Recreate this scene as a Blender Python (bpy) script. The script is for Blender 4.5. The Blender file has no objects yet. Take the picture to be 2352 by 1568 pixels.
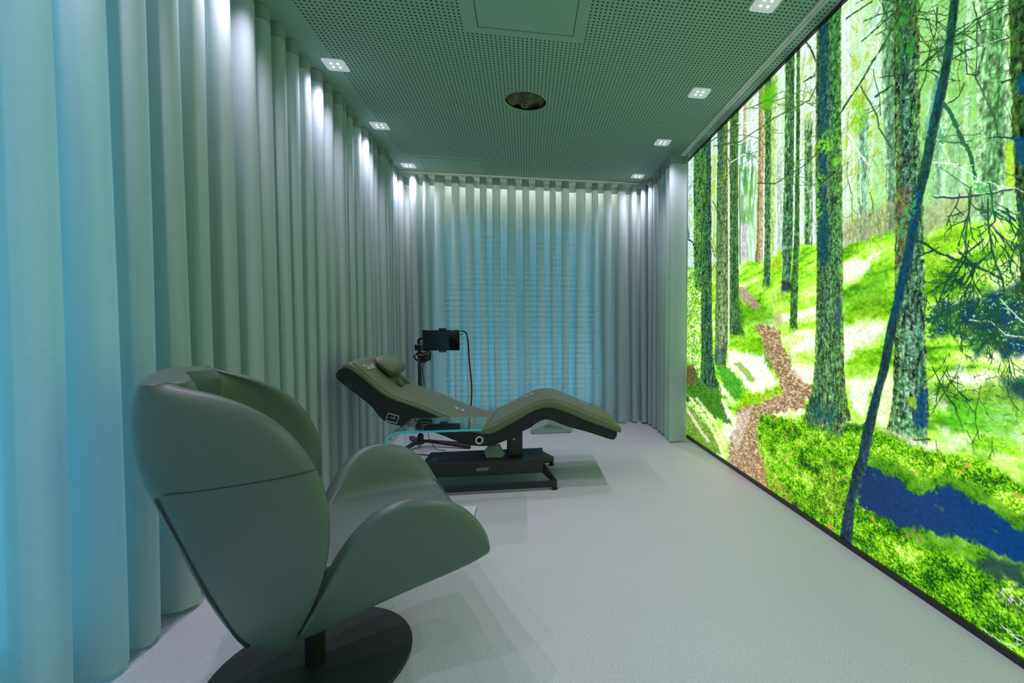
import numpy as np, math
# ---- view geometry of the room survey: photograph points measured onto the lightbox wall ----
FPX, CX, CY, EYE = 1030.0, 1370.0, 784.0, 1.10
_d = np.array([1207-CX, -(751-CY), -FPX]); _d /= np.linalg.norm(_d)
_U = np.array([0, -_d[2], _d[1]]); _U /= np.linalg.norm(_U)
_X = np.cross(_d, _U); RCAM = np.stack([_X, _d, _U])
XW = 1.59
ZTOP = 2.735
def P2W(px, py, X0=XW):
    r = RCAM @ np.array([px-CX, -(py-CY), -FPX]); t = X0/r[0]
    return (t*r[1], EYE + t*r[2])
def _hash(ix, iy, seed):
    h = (ix.astype(np.int64)*374761393 + iy.astype(np.int64)*668265263 + seed*974634777) & 0xFFFFFFFF
    h = ((h ^ (h >> 13))*1274126177) & 0xFFFFFFFF
    return ((h ^ (h >> 16)) & 0xFFFF)/65535.0
def vn(x, y, seed=0):
    ix = np.floor(x); iy = np.floor(y); fx = x-ix; fy = y-iy
    fx = fx*fx*(3-2*fx); fy = fy*fy*(3-2*fy)
    a = _hash(ix, iy, seed); b = _hash(ix+1, iy, seed); c = _hash(ix, iy+1, seed); d = _hash(ix+1, iy+1, seed)
    return (a*(1-fx)+b*fx)*(1-fy) + (c*(1-fx)+d*fx)*fy
def fbm(x, y, seed=0, o=3):
    s = 0; a = 1; t = 0
    for k in range(o):
        s = s + a*vn(x*2**k, y*2**k, seed+k*17); t += a; a *= .55
    return s/t
def sst(a, b, x):
    t = np.clip((x-a)/(b-a), 0, 1); return t*t*(3-2*t)

def paint(S, Z):
    """S = metres along the wall, Z = height; returns sRGB 0..1 (N,3) of the printed forest"""
    shp = S.shape
    S = S.ravel().astype(float); Z = Z.ravel().astype(float); N = len(S)
    sx = S*1.6/np.maximum(S, 1.0)                      # only used for line metrics
    C = np.zeros((N, 3))
    n1 = fbm(S*6, Z*3, 1, 4); n2 = fbm(S*22, Z*14, 2, 3); n3 = fbm(S*70, Z*55, 3, 2); n4 = vn(S*160, Z*150, 4)
    nl = fbm(S*45+Z*14, Z*34-S*9, 5, 3)                 # leafy
    nv = fbm(S*60, Z*2.2, 6, 3)                          # vertical streaks
    bkn = (fbm(S*120, Z*22, 31, 3)-.5)*1.5 + (fbm(S*75, Z*60, 32, 2)-.5)*1.5
    stn = fbm(S*120, Z*9, 35, 2); mon = fbm(S*95, Z*90, 37, 2)
    spn = vn(S*260, Z*170, 41)*.75+vn(S*110, Z*90, 42)*.35
    gr = fbm(S*110, Z*110, 90, 2)
    W = np.array([1.0, 1, 1])
    def col(c): return np.array(c, float)/255
    def mix(m, c):
        nonlocal C
        c = np.asarray(c); C = C*(1-m[:, None]) + c*m[:, None]
    def grad(t, stops):
        xs = [s[0] for s in stops]; cs = np.array([s[1] for s in stops], float)/255
        return np.stack([np.interp(t, xs, cs[:, k]) for k in range(3)], 1)
    def poly(pts, soft=.004, wob=0.0, nz=None):
        P = np.array([P2W(*p) for p in pts]); 
        x = S; y = Z
        if wob: 
            nn = nl if nz is None else nz
            x = S + (nn-.5)*wob*2*(S/1.6); y = Z + (n2-.5)*wob*2
        lo = P.min(0)-.1; hi = P.max(0)+.1
        idx = np.where((x > lo[0]) & (x < hi[0]) & (y > lo[1]) & (y < hi[1]))[0]
        m = np.zeros(N)
        if len(idx) == 0: return m
        xx = x[idx]; yy = y[idx]; ins = np.zeros(len(idx), bool); dm = np.full(len(idx), 9.0)
        n = len(P)
        for i in range(n):
            x0, y0 = P[i]; x1, y1 = P[(i+1) % n]
            if y1 != y0:
                c = ((y0 > yy) != (y1 > yy)) & (xx < (x1-x0)*(yy-y0)/(y1-y0)+x0); ins ^= c
            dx, dy = x1-x0, y1-y0; L = dx*dx+dy*dy+1e-12
            t = np.clip(((xx-x0)*dx+(yy-y0)*dy)/L, 0, 1)
            dm = np.minimum(dm, np.hypot(xx-x0-t*dx, yy-y0-t*dy))
        sd = np.where(ins, dm, -dm)
        m[idx] = sst(-soft, soft, sd)
        return m
    def line(pts, w, c, a=1.0, leafy=0.0, wob=0.004):
        """pts px, w full width in photo px"""
        P = np.array([P2W(*p) for p in pts])
        sc = 1.59/np.maximum(P[:, 0].mean(), .9)
        wm = w*P[:, 0].mean()/FPX/2
        lo = P.min(0)-.08; hi = P.max(0)+.08
        idx = np.where((S > lo[0]) & (S < hi[0]) & (Z > lo[1]) & (Z < hi[1]))[0]
        if len(idx) == 0: return
        xx = S[idx]+(n2[idx]-.5)*wob*2; yy = Z[idx]+(nl[idx]-.5)*wob*2; dm = np.full(len(idx), 9.0)
        for (x0, y0), (x1, y1) in zip(P[:-1], P[1:]):
            dx, dy = (x1-x0)*sc, y1-y0; L = dx*dx+dy*dy+1e-12
            t = np.clip(((xx-x0)*sc*dx+(yy-y0)*dy)/L, 0, 1)
            dm = np.minimum(dm, np.hypot((xx-x0)*sc-t*dx, yy-y0-t*dy))
        wv = wm*(1+leafy*(n3[idx]-.35)*4)*np.ones(len(idx))
        m = (a*(1-sst(wv*.7, wv*1.3+.0008, dm)))[:, None] if np.ndim(wv) else (a*(1-sst(wv*.7, wv*1.3+.0008, dm)))[:, None]
        C[idx] = C[idx]*(1-m)+col(c)*m
    def trunk(rows, stops, stops2=None, bark=.35, speck=0.0, wob=.006, soft=.003, a=1.0, tone=(1, 1, 1), moss=0.0, base=.02, streak=0.0):
        L = sorted([P2W(r[1], r[0]) for r in rows], key=lambda p: p[1]); R = sorted([P2W(r[2], r[0]) for r in rows], key=lambda p: p[1])
        L = np.array(L); R = np.array(R)
        yl = np.interp(Z, L[:, 1], L[:, 0]) + (n3-.5)*wob*2; yr = np.interp(Z, R[:, 1], R[:, 0]) + (nl-.5)*wob*2
        z0 = min(L[0, 1], R[0, 1]); z1 = max(L[-1, 1], R[-1, 1]); 
        m = sst(-soft, soft, yl-S)*sst(-soft, soft, S-yr)*sst(-base, base, Z-z0+(n3-.5)*.05)
        if z1 < ZTOP-.05: m = m*sst(-.05, .1, z1-Z+(n2-.5)*.1)
        t = np.clip((yl-S)/np.maximum(yl-yr, 1e-4), 0, 1)
        c = grad(t, stops)
        if stops2 is not None:
            k = np.clip((Z-z0)/max(z1-z0, .1), 0, 1)[:, None]; c = grad(t, stops2)*(1-k)+c*k
        c = c*(np.array([1.04, .92, .84]) if speck > .1 else np.array([1.0, 1, 1]))*(1+bark*bkn[:, None]*1.9)
        if streak: 
            ms = sst(.58, .66, stn)*streak; c = c*(1-ms[:, None])+col((170, 215, 60))*ms[:, None]
        if moss:
            mm = sst(.55, .68, nl)*moss; c = c*(1-mm[:, None])+col((70, 160, 60))*mm[:, None]
            mm = sst(.56, .66, mon)*moss*1.3; mm = np.clip(mm, 0, 1); c = c*(1-mm[:, None])+col((14, 48, 38))*mm[:, None]
        if speck:
            sp = sst(.78, .92, spn)*speck; c = c*(1-sp[:, None])+col((190, 232, 205))*sp[:, None]
        mix(m*a, np.clip(c*np.array(tone), 0, 1))

    # ---------- far background: bright mist with vertical streaks ----------
    t = np.clip((S-1.0)/3.3, 0, 1)
    far = grad(t, [(0, (135, 205, 120)), (.20, (150, 218, 140)), (.27, (170, 225, 160)), (.31, (210, 238, 205)), (.36, (215, 238, 238)), (.55, (222, 238, 225)), (.7, (205, 232, 235)), (1, (205, 226, 240))])
    C[:] = far
    mix(sst(.5, .75, nv)*.55, col((150, 205, 130)))
    mix(sst(.55, .8, fbm(S*35, Z*1.4, 8, 2))*.5, col((235, 248, 245)))
    # bright foliage veils
    fol = sst(.52, .68, fbm(S*38+Z*10, Z*30, 9, 3))
    for pts, c, a in [
        ([(1935, 60), (2030, 40), (2055, 300), (2050, 520), (1990, 420), (1935, 420)], (185, 205, 60), .75),
        ([(1940, 220), (2050, 200), (2052, 330), (1940, 420)], (170, 200, 40), .7),
        ([(1835, 130), (1880, 90), (1880, 420), (1840, 330)], (165, 200, 70), .7),
        ([(2060, 0), (2180, 0), (2120, 420), (2100, 300)], (140, 200, 90), .5),
        ([(2140, 200), (2250, 150), (2250, 420), (2160, 450)], (180, 225, 110), .6),
        ([(2180, 0), (2330, 0), (2325, 180), (2180, 300)], (120, 195, 90), .6),
        ([(1955, 400), (2055, 380), (2060, 560), (1950, 560)], (170, 225, 120), .6)]:
        mix(poly(pts, .05)*fol*a, col(c))
    mix(poly([(1925, 20), (1953, 0), (1956, 230), (1935, 330)], .012)*.75, col((225, 238, 245)))
    mix(poly([(1995, 20), (2025, 5), (2027, 270), (1998, 250)], .02)*.65, col((215, 238, 245)))
    mix(poly([(1660, 350), (1760, 215), (1750, 385), (1690, 385), (1695, 600), (1670, 600)], .03)*.5, col((225, 235, 250)))
    mix(sst(.5, .72, fbm(S*18, Z*11, 19, 3))*sst(2.2, 1.7, S)*.5, col((115, 190, 85)))
    mix(sst(.5, .7, fbm(S*30, Z*16, 20, 3))*.35, col((170, 205, 95)))
    # pale far trunks
    pal = [((0, (150, 205, 150)), (.5, (125, 180, 120)), (1, (165, 215, 150)))]
    trunk([(-300, 2241, 2316), (0, 2241, 2316), (300, 2244, 2318), (505, 2232, 2298)], [(0, (170, 225, 165)), (.3, (120, 175, 115)), (.8, (95, 155, 95)), (1, (200, 235, 190))], bark=.35, moss=.15, wob=.01)
    trunk([(60, 2150, 2170), (510, 2142, 2165)], [(0, (170, 210, 170)), (.4, (105, 160, 125)), (1, (150, 200, 160))], bark=.25, a=.85)
    trunk([(280, 2178, 2212), (480, 2176, 2200)], [(0, (150, 200, 160)), (1, (120, 170, 130))], bark=.2, a=.55)
    trunk([(250, 1973, 1995), (560, 1967, 1995), (585, 1966, 1994)], [(0, (165, 205, 160)), (.4, (110, 165, 130)), (1, (150, 200, 160))], bark=.3, a=.9)
    trunk([(-300, 2024, 2052), (160, 2026, 2052), (450, 2035, 2056), (590, 2035, 2055)], [(0, (130, 175, 95)), (.5, (95, 145, 90)), (1, (70, 120, 75))], [(0, (140, 180, 160)), (1, (80, 130, 110))], bark=.4, moss=.2, a=.9)
    trunk([(340, 1784, 1802), (590, 1786, 1806)], [(0, (170, 200, 180)), (1, (195, 215, 200))], bark=.15, a=.9)
    trunk([(150, 1770, 1786), (595, 1769, 1780)], [(0, (150, 195, 90)), (1, (190, 220, 150))], bark=.2, a=.85)
    trunk([(480, 1704, 1720), (600, 1703, 1718)], [(0, (170, 185, 180)), (1, (205, 200, 200))], bark=.2, a=.85)
    trunk([(240, 1708, 1716), (350, 1706, 1713)], [(0, (165, 150, 125)), (1, (190, 180, 160))], bark=.2, a=.9)
    trunk([(280, 1848, 1866), (560, 1848, 1866), (600, 1856, 1870)], [(0, (95, 160, 120)), (.5, (80, 140, 95)), (1, (130, 180, 150))], bark=.5, speck=.5)
    # soft hanging greenery between trunks
    f2 = fbm(S*40, Z*9, 12, 3)
    mix(poly([(1700, 385), (1735, 380), (1738, 440), (1728, 520), (1700, 510)], .03)*sst(.3, .6, f2)*.9, col((95, 165, 70)))
    mix(poly([(1698, 330), (1722, 330), (1735, 400), (1705, 430)], .03)*sst(.35, .6, f2)*.8, col((60, 140, 80)))
    mix(poly([(1715, 470), (1740, 430), (1738, 600), (1720, 600)], .03)*sst(.35, .7, f2)*.6, col((130, 205, 120)))

    # ---------- ground ----------
    gl = [(1560, 612), (1592, 612), (1640, 640), (1690, 612), (1712, 602), (1745, 596), (1770, 594), (1798, 574), (1836, 560), (1875, 562), (1935, 566), (1975, 556), (2040, 533), (2058, 542), (2120, 545), (2150, 530), (2182, 515), (2235, 511), (2300, 503), (2420, 498)]
    gm = poly(gl+[(2420, 1800), (1540, 1300)], .01, wob=.02)
    big = fbm(S*3.2-Z*1.2, Z*7, 13, 3); mid = fbm(S*12, Z*22, 14, 3)
    hb = fbm(S*5+Z*2, Z*26+S*3, 16, 3); hf = fbm(S*55, Z*95, 18, 3)
    g = grad(np.clip(.54+(big-.5)*.9+(hb-.5)*1.2+(hf-.5)*.5, 0, 1), [(0, (60, 130, 25)), (.22, (105, 185, 30)), (.42, (150, 228, 45)), (.62, (185, 245, 85)), (.82, (215, 250, 145)), (1, (242, 253, 220))])
    # brown twiggy undergrowth strips at the horizon
    mix(poly([(1935, 505), (2056, 455), (2056, 535), (1975, 560), (1935, 568)], .04, wob=.03)*.75, col((150, 155, 110))*(0.6+.8*fbm(S*110, Z*50, 22, 2)[:, None]))
    mix(poly([(2118, 470), (2240, 440), (2235, 520), (2150, 540), (2118, 545)], .02, wob=.02)*.8, col((165, 180, 120))*(0.75+.5*n3[:, None]))
    mix(gm, g)
    def fine(sd=50): return sst(.5, .62, fbm(S*85+Z*30, Z*80-S*25, sd, 2))
    # left bank: shaded moss with bright blades
    mix(poly([(1560, 612), (1612, 620), (1640, 1010), (1560, 985)], .02)*sst(.35, .65, nl), col((95, 165, 20)))
    mix(poly([(1560, 612), (1612, 620), (1640, 1010), (1560, 985)], .02)*sst(.56, .66, fbm(S*60+Z*25, Z*60, 15, 2))*.85, col((240, 252, 215)))
    # mounds: darker hollows (pts, colour, alpha)
    for pts, c, a in [
        ([(1700, 690), (1760, 700), (1790, 730), (1790, 745), (1745, 750), (1680, 745)], (75, 145, 20), .75),
        ([(1680, 745), (1712, 750), (1748, 790), (1750, 812), (1700, 812), (1672, 795)], (120, 190, 25), .8),
        ([(1676, 700), (1700, 690), (1712, 745), (1680, 752)], (50, 110, 25), .8),
        ([(1770, 600), (1798, 575), (1796, 620), (1772, 632)], (130, 170, 15), .8),
        ([(1782, 665), (1812, 648), (1815, 690), (1770, 705)], (120, 170, 25), .7),
        ([(1940, 690), (1990, 645), (2040, 610), (2040, 700), (1990, 690), (1940, 720)], (85, 165, 35), .8),
        ([(1945, 715), (1985, 685), (2038, 678), (2040, 725), (1990, 735), (1945, 740)], (100, 150, 20), .8),
        ([(1950, 815), (1975, 800), (2020, 800), (2012, 860), (1975, 872), (1945, 860)], (110, 180, 20), .75),
        ([(2122, 560), (2160, 530), (2200, 520), (2230, 560), (2150, 600), (2122, 640)], (130, 190, 30), .6),
        ([(2125, 620), (2170, 610), (2185, 650), (2140, 665)], (80, 130, 30), .7),
        ([(2250, 560), (2345, 530), (2345, 640), (2260, 650)], (140, 195, 60), .5),
        ([(2130, 880), (2215, 885), (2300, 895), (2352, 880), (2352, 930), (2240, 920), (2180, 930), (2130, 905)], (60, 110, 20), .75),
        ([(2190, 910), (2352, 930), (2352, 1010), (2250, 1000), (2170, 1000), (2150, 950)], (70, 170, 45), .7),
        ([(2010, 985), (2065, 985), (2095, 1010), (2070, 1030), (2030, 1010)], (70, 95, 30), .8),
        ([(1880, 975), (1960, 975), (1980, 1010), (1940, 1040), (1850, 1040)], (120, 175, 15), .7),
        ([(2330, 640), (2420, 640), (2420, 700), (2330, 690)], (120, 180, 50), .5)]:
        mix(poly(pts, .045, wob=.03)*a*.85, col(c)*(0.8+.5*hf[:, None]))
    # white sunlit patches
    for pts, a in [
        ([(1937, 601), (1985, 590), (2020, 578), (2016, 598), (1972, 635), (1937, 652)], .95),
        ([(1937, 747), (1985, 740), (2036, 735), (2030, 768), (1990, 790), (1960, 815), (1937, 832)], .95),
        ([(1943, 866), (2012, 872), (1998, 920), (1986, 962), (1960, 945)], .95),
        ([(2012, 870), (2052, 860), (2050, 960), (2030, 985), (2010, 960)], .75),
        ([(1670, 799), (1700, 806), (1723, 812), (1752, 816), (1770, 850), (1786, 878), (1749, 901), (1713, 896), (1698, 863), (1672, 838)], 1),
        ([(1816, 797), (1845, 775), (1872, 764), (1872, 802), (1840, 806), (1815, 812)], 1),
        ([(1826, 842), (1872, 836), (1870, 880), (1845, 872)], .85),
        ([(1784, 948), (1845, 934), (1840, 953), (1797, 951)], .9),
        ([(2137, 870), (2180, 860), (2216, 845), (2275, 857), (2304, 883), (2216, 877)], 1),
        ([(2135, 895), (2177, 925), (2168, 937), (2137, 920)], .85),
        ([(2262, 822), (2300, 826), (2360, 838), (2360, 850), (2290, 838)], .95),
        ([(2280, 645), (2345, 640), (2345, 662), (2280, 658)], .8),
        ([(2140, 700), (2175, 680), (2260, 672), (2262, 690), (2200, 690), (2160, 700)], .7),
        ([(2022, 965), (2060, 985), (2105, 1000), (2160, 1015), (2232, 1012), (2232, 1024), (2160, 1034), (2120, 1030), (2090, 1020), (2050, 1000)], .8),
        ([(2145, 985), (2180, 992), (2225, 1012), (2190, 1018), (2160, 1000)], .85),
        ([(1910, 968), (1960, 975), (2000, 990), (2000, 1000), (1950, 985)], .7),
        ([(2230, 1030), (2300, 1045), (2352, 1080), (2352, 1100), (2290, 1065)], .45),
        ([(1650, 900), (1668, 925), (1690, 965), (1685, 1040), (1660, 1000), (1655, 950)], .9),
        ([(1575, 930), (1600, 950), (1640, 1010), (1660, 1040), (1668, 1070), (1640, 1040), (1600, 990)], .55),
        ([(1645, 880), (1655, 878), (1690, 920), (1680, 925)], .8),
        ([(2330, 985), (2352, 980), (2352, 1040), (2335, 1010)], .6)]:
        mm = poly(pts, .026, wob=.03)
        mix(mm*a*(1-.22*fine(60)), col((246, 252, 240)))
        mix(mm*a*.15*sst(.58, .75, n3), col((215, 240, 120)))
    mix(poly([(1560, 840), (1600, 850), (1612, 880), (1650, 868), (1660, 930), (1680, 975), (1640, 960), (1600, 925), (1580, 905), (1560, 925)], .015, wob=.03)*.85, col((45, 105, 25))*(0.6+.8*gr[:, None]))
    mix(poly([(1570, 838), (1592, 840), (1600, 865), (1592, 890), (1572, 870)], .012, wob=.02)*.8, col((95, 75, 55))*(0.5+gr[:, None]))
    mix(poly([(1560, 890), (1590, 920), (1560, 925)], .01)*.8, col((15, 50, 60)))
    mix(poly([(1560, 930), (1590, 935), (1640, 1000), (1660, 1045), (1620, 1030), (1560, 985)], .015, wob=.02)*.75, col((85, 125, 35))*(0.5+gr[:, None]))
    for pp in ([(1585, 915), (1615, 950), (1650, 1010), (1662, 1050)], [(1575, 935), (1600, 975), (1625, 1010)], [(1600, 915), (1640, 965), (1668, 1030)]): line(pp, 6, (240, 240, 200), .7, .8, .01)
    mix(poly([(1645, 840), (1665, 836), (1700, 870), (1705, 915), (1690, 920), (1665, 890)], .01, wob=.02)*.8, col((60, 150, 45))*(0.6+.8*gr[:, None]))
    mix(poly([(1685, 835), (1700, 830), (1735, 870), (1725, 880)], .008, wob=.015)*.7, col((110, 165, 40)))
    mix(poly([(1700, 905), (1750, 902), (1790, 885), (1795, 905), (1740, 925), (1700, 935)], .012, wob=.015)*.85, col((135, 190, 20))*(0.6+.8*gr[:, None]))
    # path
    pm = poly([(1735, 748), (1750, 780), (1757, 812), (1776, 842), (1792, 880), (1797, 906), (1742, 926), (1690, 940), (1696, 962), (1680, 1000), (1673, 1022), (1672, 1060), (1690, 1110), (1790, 1200), (1800, 1190), (1765, 1095), (1752, 1050), (1738, 1020), (1740, 975), (1746, 955), (1790, 946), (1843, 936), (1863, 910), (1868, 880), (1832, 868), (1822, 845), (1815, 818), (1802, 795), (1792, 775), (1786, 757), (1760, 745)], .012, wob=.03, nz=None)
    pc = grad(np.clip(fbm(S*55+Z*35, Z*120, 71, 3)*1.25-.1, 0, 1), [(0, (80, 70, 45)), (.3, (130, 108, 70)), (.55, (165, 138, 100)), (.8, (210, 190, 160)), (1, (240, 232, 220))])
    mix(pm, pc)
    mix(poly([(1685, 955), (1725, 935), (1720, 970), (1700, 1020), (1690, 1040), (1678, 1000)], .02)*.6*(1-.5*n3), col((240, 225, 225)))
    mix(poly([(1815, 845), (1866, 850), (1868, 880), (1830, 870)], .015)*.6, col((235, 222, 215)))
    mix(poly([(1697, 658), (1714, 662), (1730, 680), (1745, 700), (1739, 714), (1712, 695), (1698, 680)], .012, wob=.012)*.9, col((165, 150, 130))*(0.75+.5*n3[:, None]))
    mix(poly([(1775, 720), (1795, 715), (1800, 745), (1785, 752)], .012)*.6, col((190, 180, 120)))
    # foreground moss bank
    fm = poly([(1743, 960), (1762, 950), (1800, 960), (1850, 965), (1900, 972), (1960, 975), (2010, 985), (2070, 1015), (2150, 1035), (2240, 1050), (2300, 1085), (2420, 1150), (2420, 1800), (1900, 1300), (1760, 1110), (1752, 1050), (1738, 1015)], .012, wob=.02)
    fb = fbm(S*26+Z*9, Z*30, 73, 3); fb2 = fbm(S*90, Z*100, 74, 2); fb3 = fbm(S*150+Z*60, Z*170-S*50, 75, 2); fbl = fbm(S*7+Z*4, Z*13, 78, 3)
    fc = grad(np.clip(.47+(fb-.5)*.75+(fb3-.5)*1.15+(fbl-.5)*.9, 0, 1), [(0, (22, 66, 22)), (.2, (48, 108, 20)), (.42, (84, 155, 18)), (.62, (122, 198, 26)), (.84, (165, 226, 48)), (1, (212, 244, 125))])
    mix(fm, fc)
    # orange cones and litter
    lit = sst(.86, .9, vn(S*36, Z*60, 76))*sst(.5, .6, fbm(S*7, Z*7, 77, 2))
    mix(fm*lit*.8, col((205, 150, 90)))
    mix(poly([(1690, 1060), (1760, 1060), (1850, 1180), (1800, 1190)], .02)*sst(.55, .7, n3)*.7, col((190, 140, 95)))
    mix(poly([(1850, 1060), (1900, 1050), (1960, 1120), (1945, 1200), (1880, 1170)], .03)*sst(.45, .65, fb2)*.5, col((90, 80, 55)))
    mix(poly([(1975, 1062), (2000, 1050), (2060, 1062), (2110, 1090), (2160, 1090), (2220, 1105), (2300, 1150), (2420, 1215), (2420, 1260), (2290, 1195), (2200, 1135), (2100, 1130), (2050, 1095), (1985, 1085)], .02, wob=.03, nz=fb2)*.55*sst(.3, .6, fb3), col((28, 90, 30)))
    mix(poly([(1990, 1170), (2030, 1195), (2085, 1212), (2150, 1224), (2260, 1255), (2360, 1300), (2360, 1345), (2240, 1300), (2100, 1245), (2010, 1200)], .02, wob=.03, nz=fb2)*.5*sst(.35, .6, fb3), col((25, 95, 40)))
    # deep blue hollow
    hol = [(1982, 1072), (2000, 1068), (2050, 1088), (2090, 1120), (2118, 1130), (2150, 1128), (2150, 1112), (2200, 1128), (2240, 1145), (2290, 1183), (2330, 1207), (2420, 1245), (2420, 1320), (2352, 1296), (2310, 1278), (2260, 1252), (2200, 1236), (2150, 1224), (2085, 1212), (2030, 1195), (1990, 1170), (1968, 1140)]
    hm = poly(hol, .010, wob=.035, nz=fb2)
    mix(hm, grad(np.clip((2.0-S)/.9, 0, 1), [(0, (32, 54, 92)), (.5, (28, 60, 108)), (1, (8, 62, 116))]))
    mix(hm*sst(.78, .86, fbm(S*30, Z*30, 79, 2))*.6, col((60, 110, 60)))
    mix(poly([(2270, 1275), (2360, 1300), (2360, 1345), (2300, 1330), (2230, 1290)], .02, wob=.03, nz=fb2)*.75, col((25, 50, 75)))
    mix(poly([(2300, 1340), (2420, 1350), (2420, 1460), (2360, 1420), (2290, 1370)], .03)*sst(.48, .6, fb2)*.8, col((60, 75, 70)))
    mix(poly([(2300, 1340), (2420, 1350), (2420, 1460), (2360, 1420), (2290, 1370)], .03)*sst(.68, .78, n3)*.8, col((225, 225, 225)))
    # dark dense bush on the right
    bm = poly([(2140, 705), (2165, 682), (2200, 685), (2246, 690), (2260, 655), (2420, 650), (2420, 808), (2300, 806), (2244, 798), (2187, 770), (2135, 762)], .02, wob=.045, nz=fb2)
    mix(bm*.95, grad(np.clip(fb*1.7-.35, 0, 1), [(0, (12, 50, 110)), (.4, (25, 65, 75)), (.7, (40, 85, 50)), (1, (70, 130, 60))]))
    mix(bm*sst(.60, .72, fb3)*.8, col((60, 140, 70))); mix(bm*sst(.72, .80, fb3)*.8, col((170, 220, 190)))
    mix(poly([(2306, 880), (2420, 850), (2420, 930), (2310, 900)], .02, wob=.02)*.85, col((15, 60, 85)))
    # ---------- nearer trunks ----------
    trunk([(100, 1744, 1756), (350, 1742, 1755), (560, 1738, 1752), (598, 1735, 1752)], [(0, (110, 105, 70)), (.4, (165, 145, 105)), (1, (185, 175, 140))], bark=.25)
    trunk([(60, 1755, 1772), (350, 1757, 1771), (560, 1756, 1769), (640, 1754, 1769), (656, 1751, 1771)], [(0, (70, 140, 45)), (.5, (60, 120, 50)), (1, (100, 160, 70))], [(0, (60, 120, 90)), (1, (90, 150, 110))], bark=.45, moss=.35, speck=.3)
    mix(poly([(1745, 215), (1782, 180), (1782, 235), (1765, 260), (1748, 250)], .02, wob=.03, nz=fb2)*.9, col((90, 180, 30)))
    trunk([(60, 1805, 1826), (350, 1802, 1824), (560, 1797, 1820), (640, 1796, 1816), (668, 1794, 1818)], [(0, (95, 150, 70)), (.45, (75, 130, 75)), (.7, (45, 95, 60)), (1, (70, 125, 55))], [(0, (85, 140, 120)), (1, (60, 110, 85))], bark=.45, moss=.4, speck=.4)
    line([(1826, 180), (1826, 450), (1824, 570)], 4, (215, 235, 225), .9, wob=.001)
    trunk([(60, 1830, 1838), (350, 1828, 1837), (550, 1824, 1836), (650, 1816, 1833), (740, 1814, 1831), (756, 1811, 1834)], [(0, (80, 140, 60)), (.5, (55, 105, 60)), (1, (80, 140, 70))], bark=.4, moss=.4, speck=.3)
    mix(poly([(1796, 648), (1815, 650), (1816, 668), (1795, 668)], .012, wob=.01)*.8, col((40, 55, 60)))
    trunk([(250, 1593, 1614), (350, 1593, 1614), (640, 1594, 1614), (660, 1598, 1614)], [(0, (60, 120, 60)), (1, (50, 110, 70))], bark=.6, moss=.5, speck=.7, streak=.5)
    trunk([(250, 1611, 1634), (350, 1611, 1633), (560, 1611, 1634), (750, 1610, 1636), (820, 1611, 1638), (862, 1608, 1643), (880, 1604, 1648)], [(0, (50, 95, 50)), (.35, (50, 105, 60)), (.6, (30, 70, 60)), (1, (40, 80, 60))], [(0, (55, 110, 65)), (.5, (28, 75, 75)), (1, (40, 85, 70))], bark=.5, moss=.3, speck=.5, streak=.35)
    trunk([(200, 1649, 1673), (350, 1648, 1672), (560, 1645, 1673), (700, 1643, 1673), (800, 1642, 1671), (835, 1640, 1668)], [(0, (45, 95, 70)), (.5, (40, 85, 65)), (.8, (95, 125, 60)), (1, (120, 145, 75))], [(0, (95, 150, 95)), (.5, (135, 175, 130)), (1, (90, 135, 80))], bark=.4, moss=.2, speck=.4)
    mix(poly([(1641, 800), (1668, 800), (1664, 838), (1642, 838)], .01)*.45, col((25, 65, 75)))
    trunk([(150, 1676, 1699), (350, 1676, 1695), (700, 1676, 1697), (745, 1676, 1702), (770, 1676, 1712)], [(0, (90, 135, 75)), (.4, (55, 105, 55)), (1, (85, 130, 75))], [(0, (85, 130, 80)), (.6, (50, 95, 60)), (1, (60, 120, 45))], bark=.4, moss=.25, speck=.5)
    line([(1673.5, 280), (1673.5, 500), (1674, 700), (1673, 790)], 3.2, (225, 235, 225), .9, wob=.0008)
    line([(1699, 380), (1700, 606)], 3, (110, 110, 70), .9, wob=.001)
    mix(poly([(1634, 360), (1646, 350), (1645, 700), (1637, 700)], .01)*sst(.45, .6, fbm(S*80, Z*10, 83, 2))*.8, col((165, 205, 50)))
    # big trunk with ivy
    trunk([(-200, 1876, 1932), (30, 1876, 1932), (250, 1874, 1932), (400, 1873, 1934), (600, 1876, 1936), (750, 1874, 1937), (850, 1870, 1939), (900, 1865, 1943), (940, 1850, 1950), (965, 1845, 1956), (972, 1850, 1940)],
          [(0, (120, 150, 40)), (.1, (40, 85, 50)), (.4, (22, 66, 80)), (.55, (45, 105, 60)), (.75, (50, 135, 65)), (1, (85, 155, 75))],
          [(0, (110, 160, 80)), (.18, (60, 105, 80)), (.45, (105, 155, 105)), (.75, (70, 120, 85)), (1, (110, 150, 85))], bark=.42, moss=.38, speck=.45, base=.03)
    mix(poly([(1880, 70), (1900, 50), (1904, 330), (1898, 400), (1900, 580), (1885, 620), (1878, 400)], .03, wob=.04, nz=fb2)*.55, col((10, 60, 95)))
    mix(poly([(1878, 470), (1900, 480), (1905, 600), (1880, 610)], .012, wob=.02, nz=fb2)*.5, col((15, 70, 85)))
    mix(poly([(1920, 690), (1932, 680), (1930, 770), (1922, 760)], .010, wob=.01)*.6, col((25, 70, 95)))
    mix(poly([(1860, 930), (1880, 900), (1890, 940), (1915, 935), (1920, 965), (1862, 965)], .02, wob=.05, nz=fb3)*.6, col((22, 75, 85)))
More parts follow.
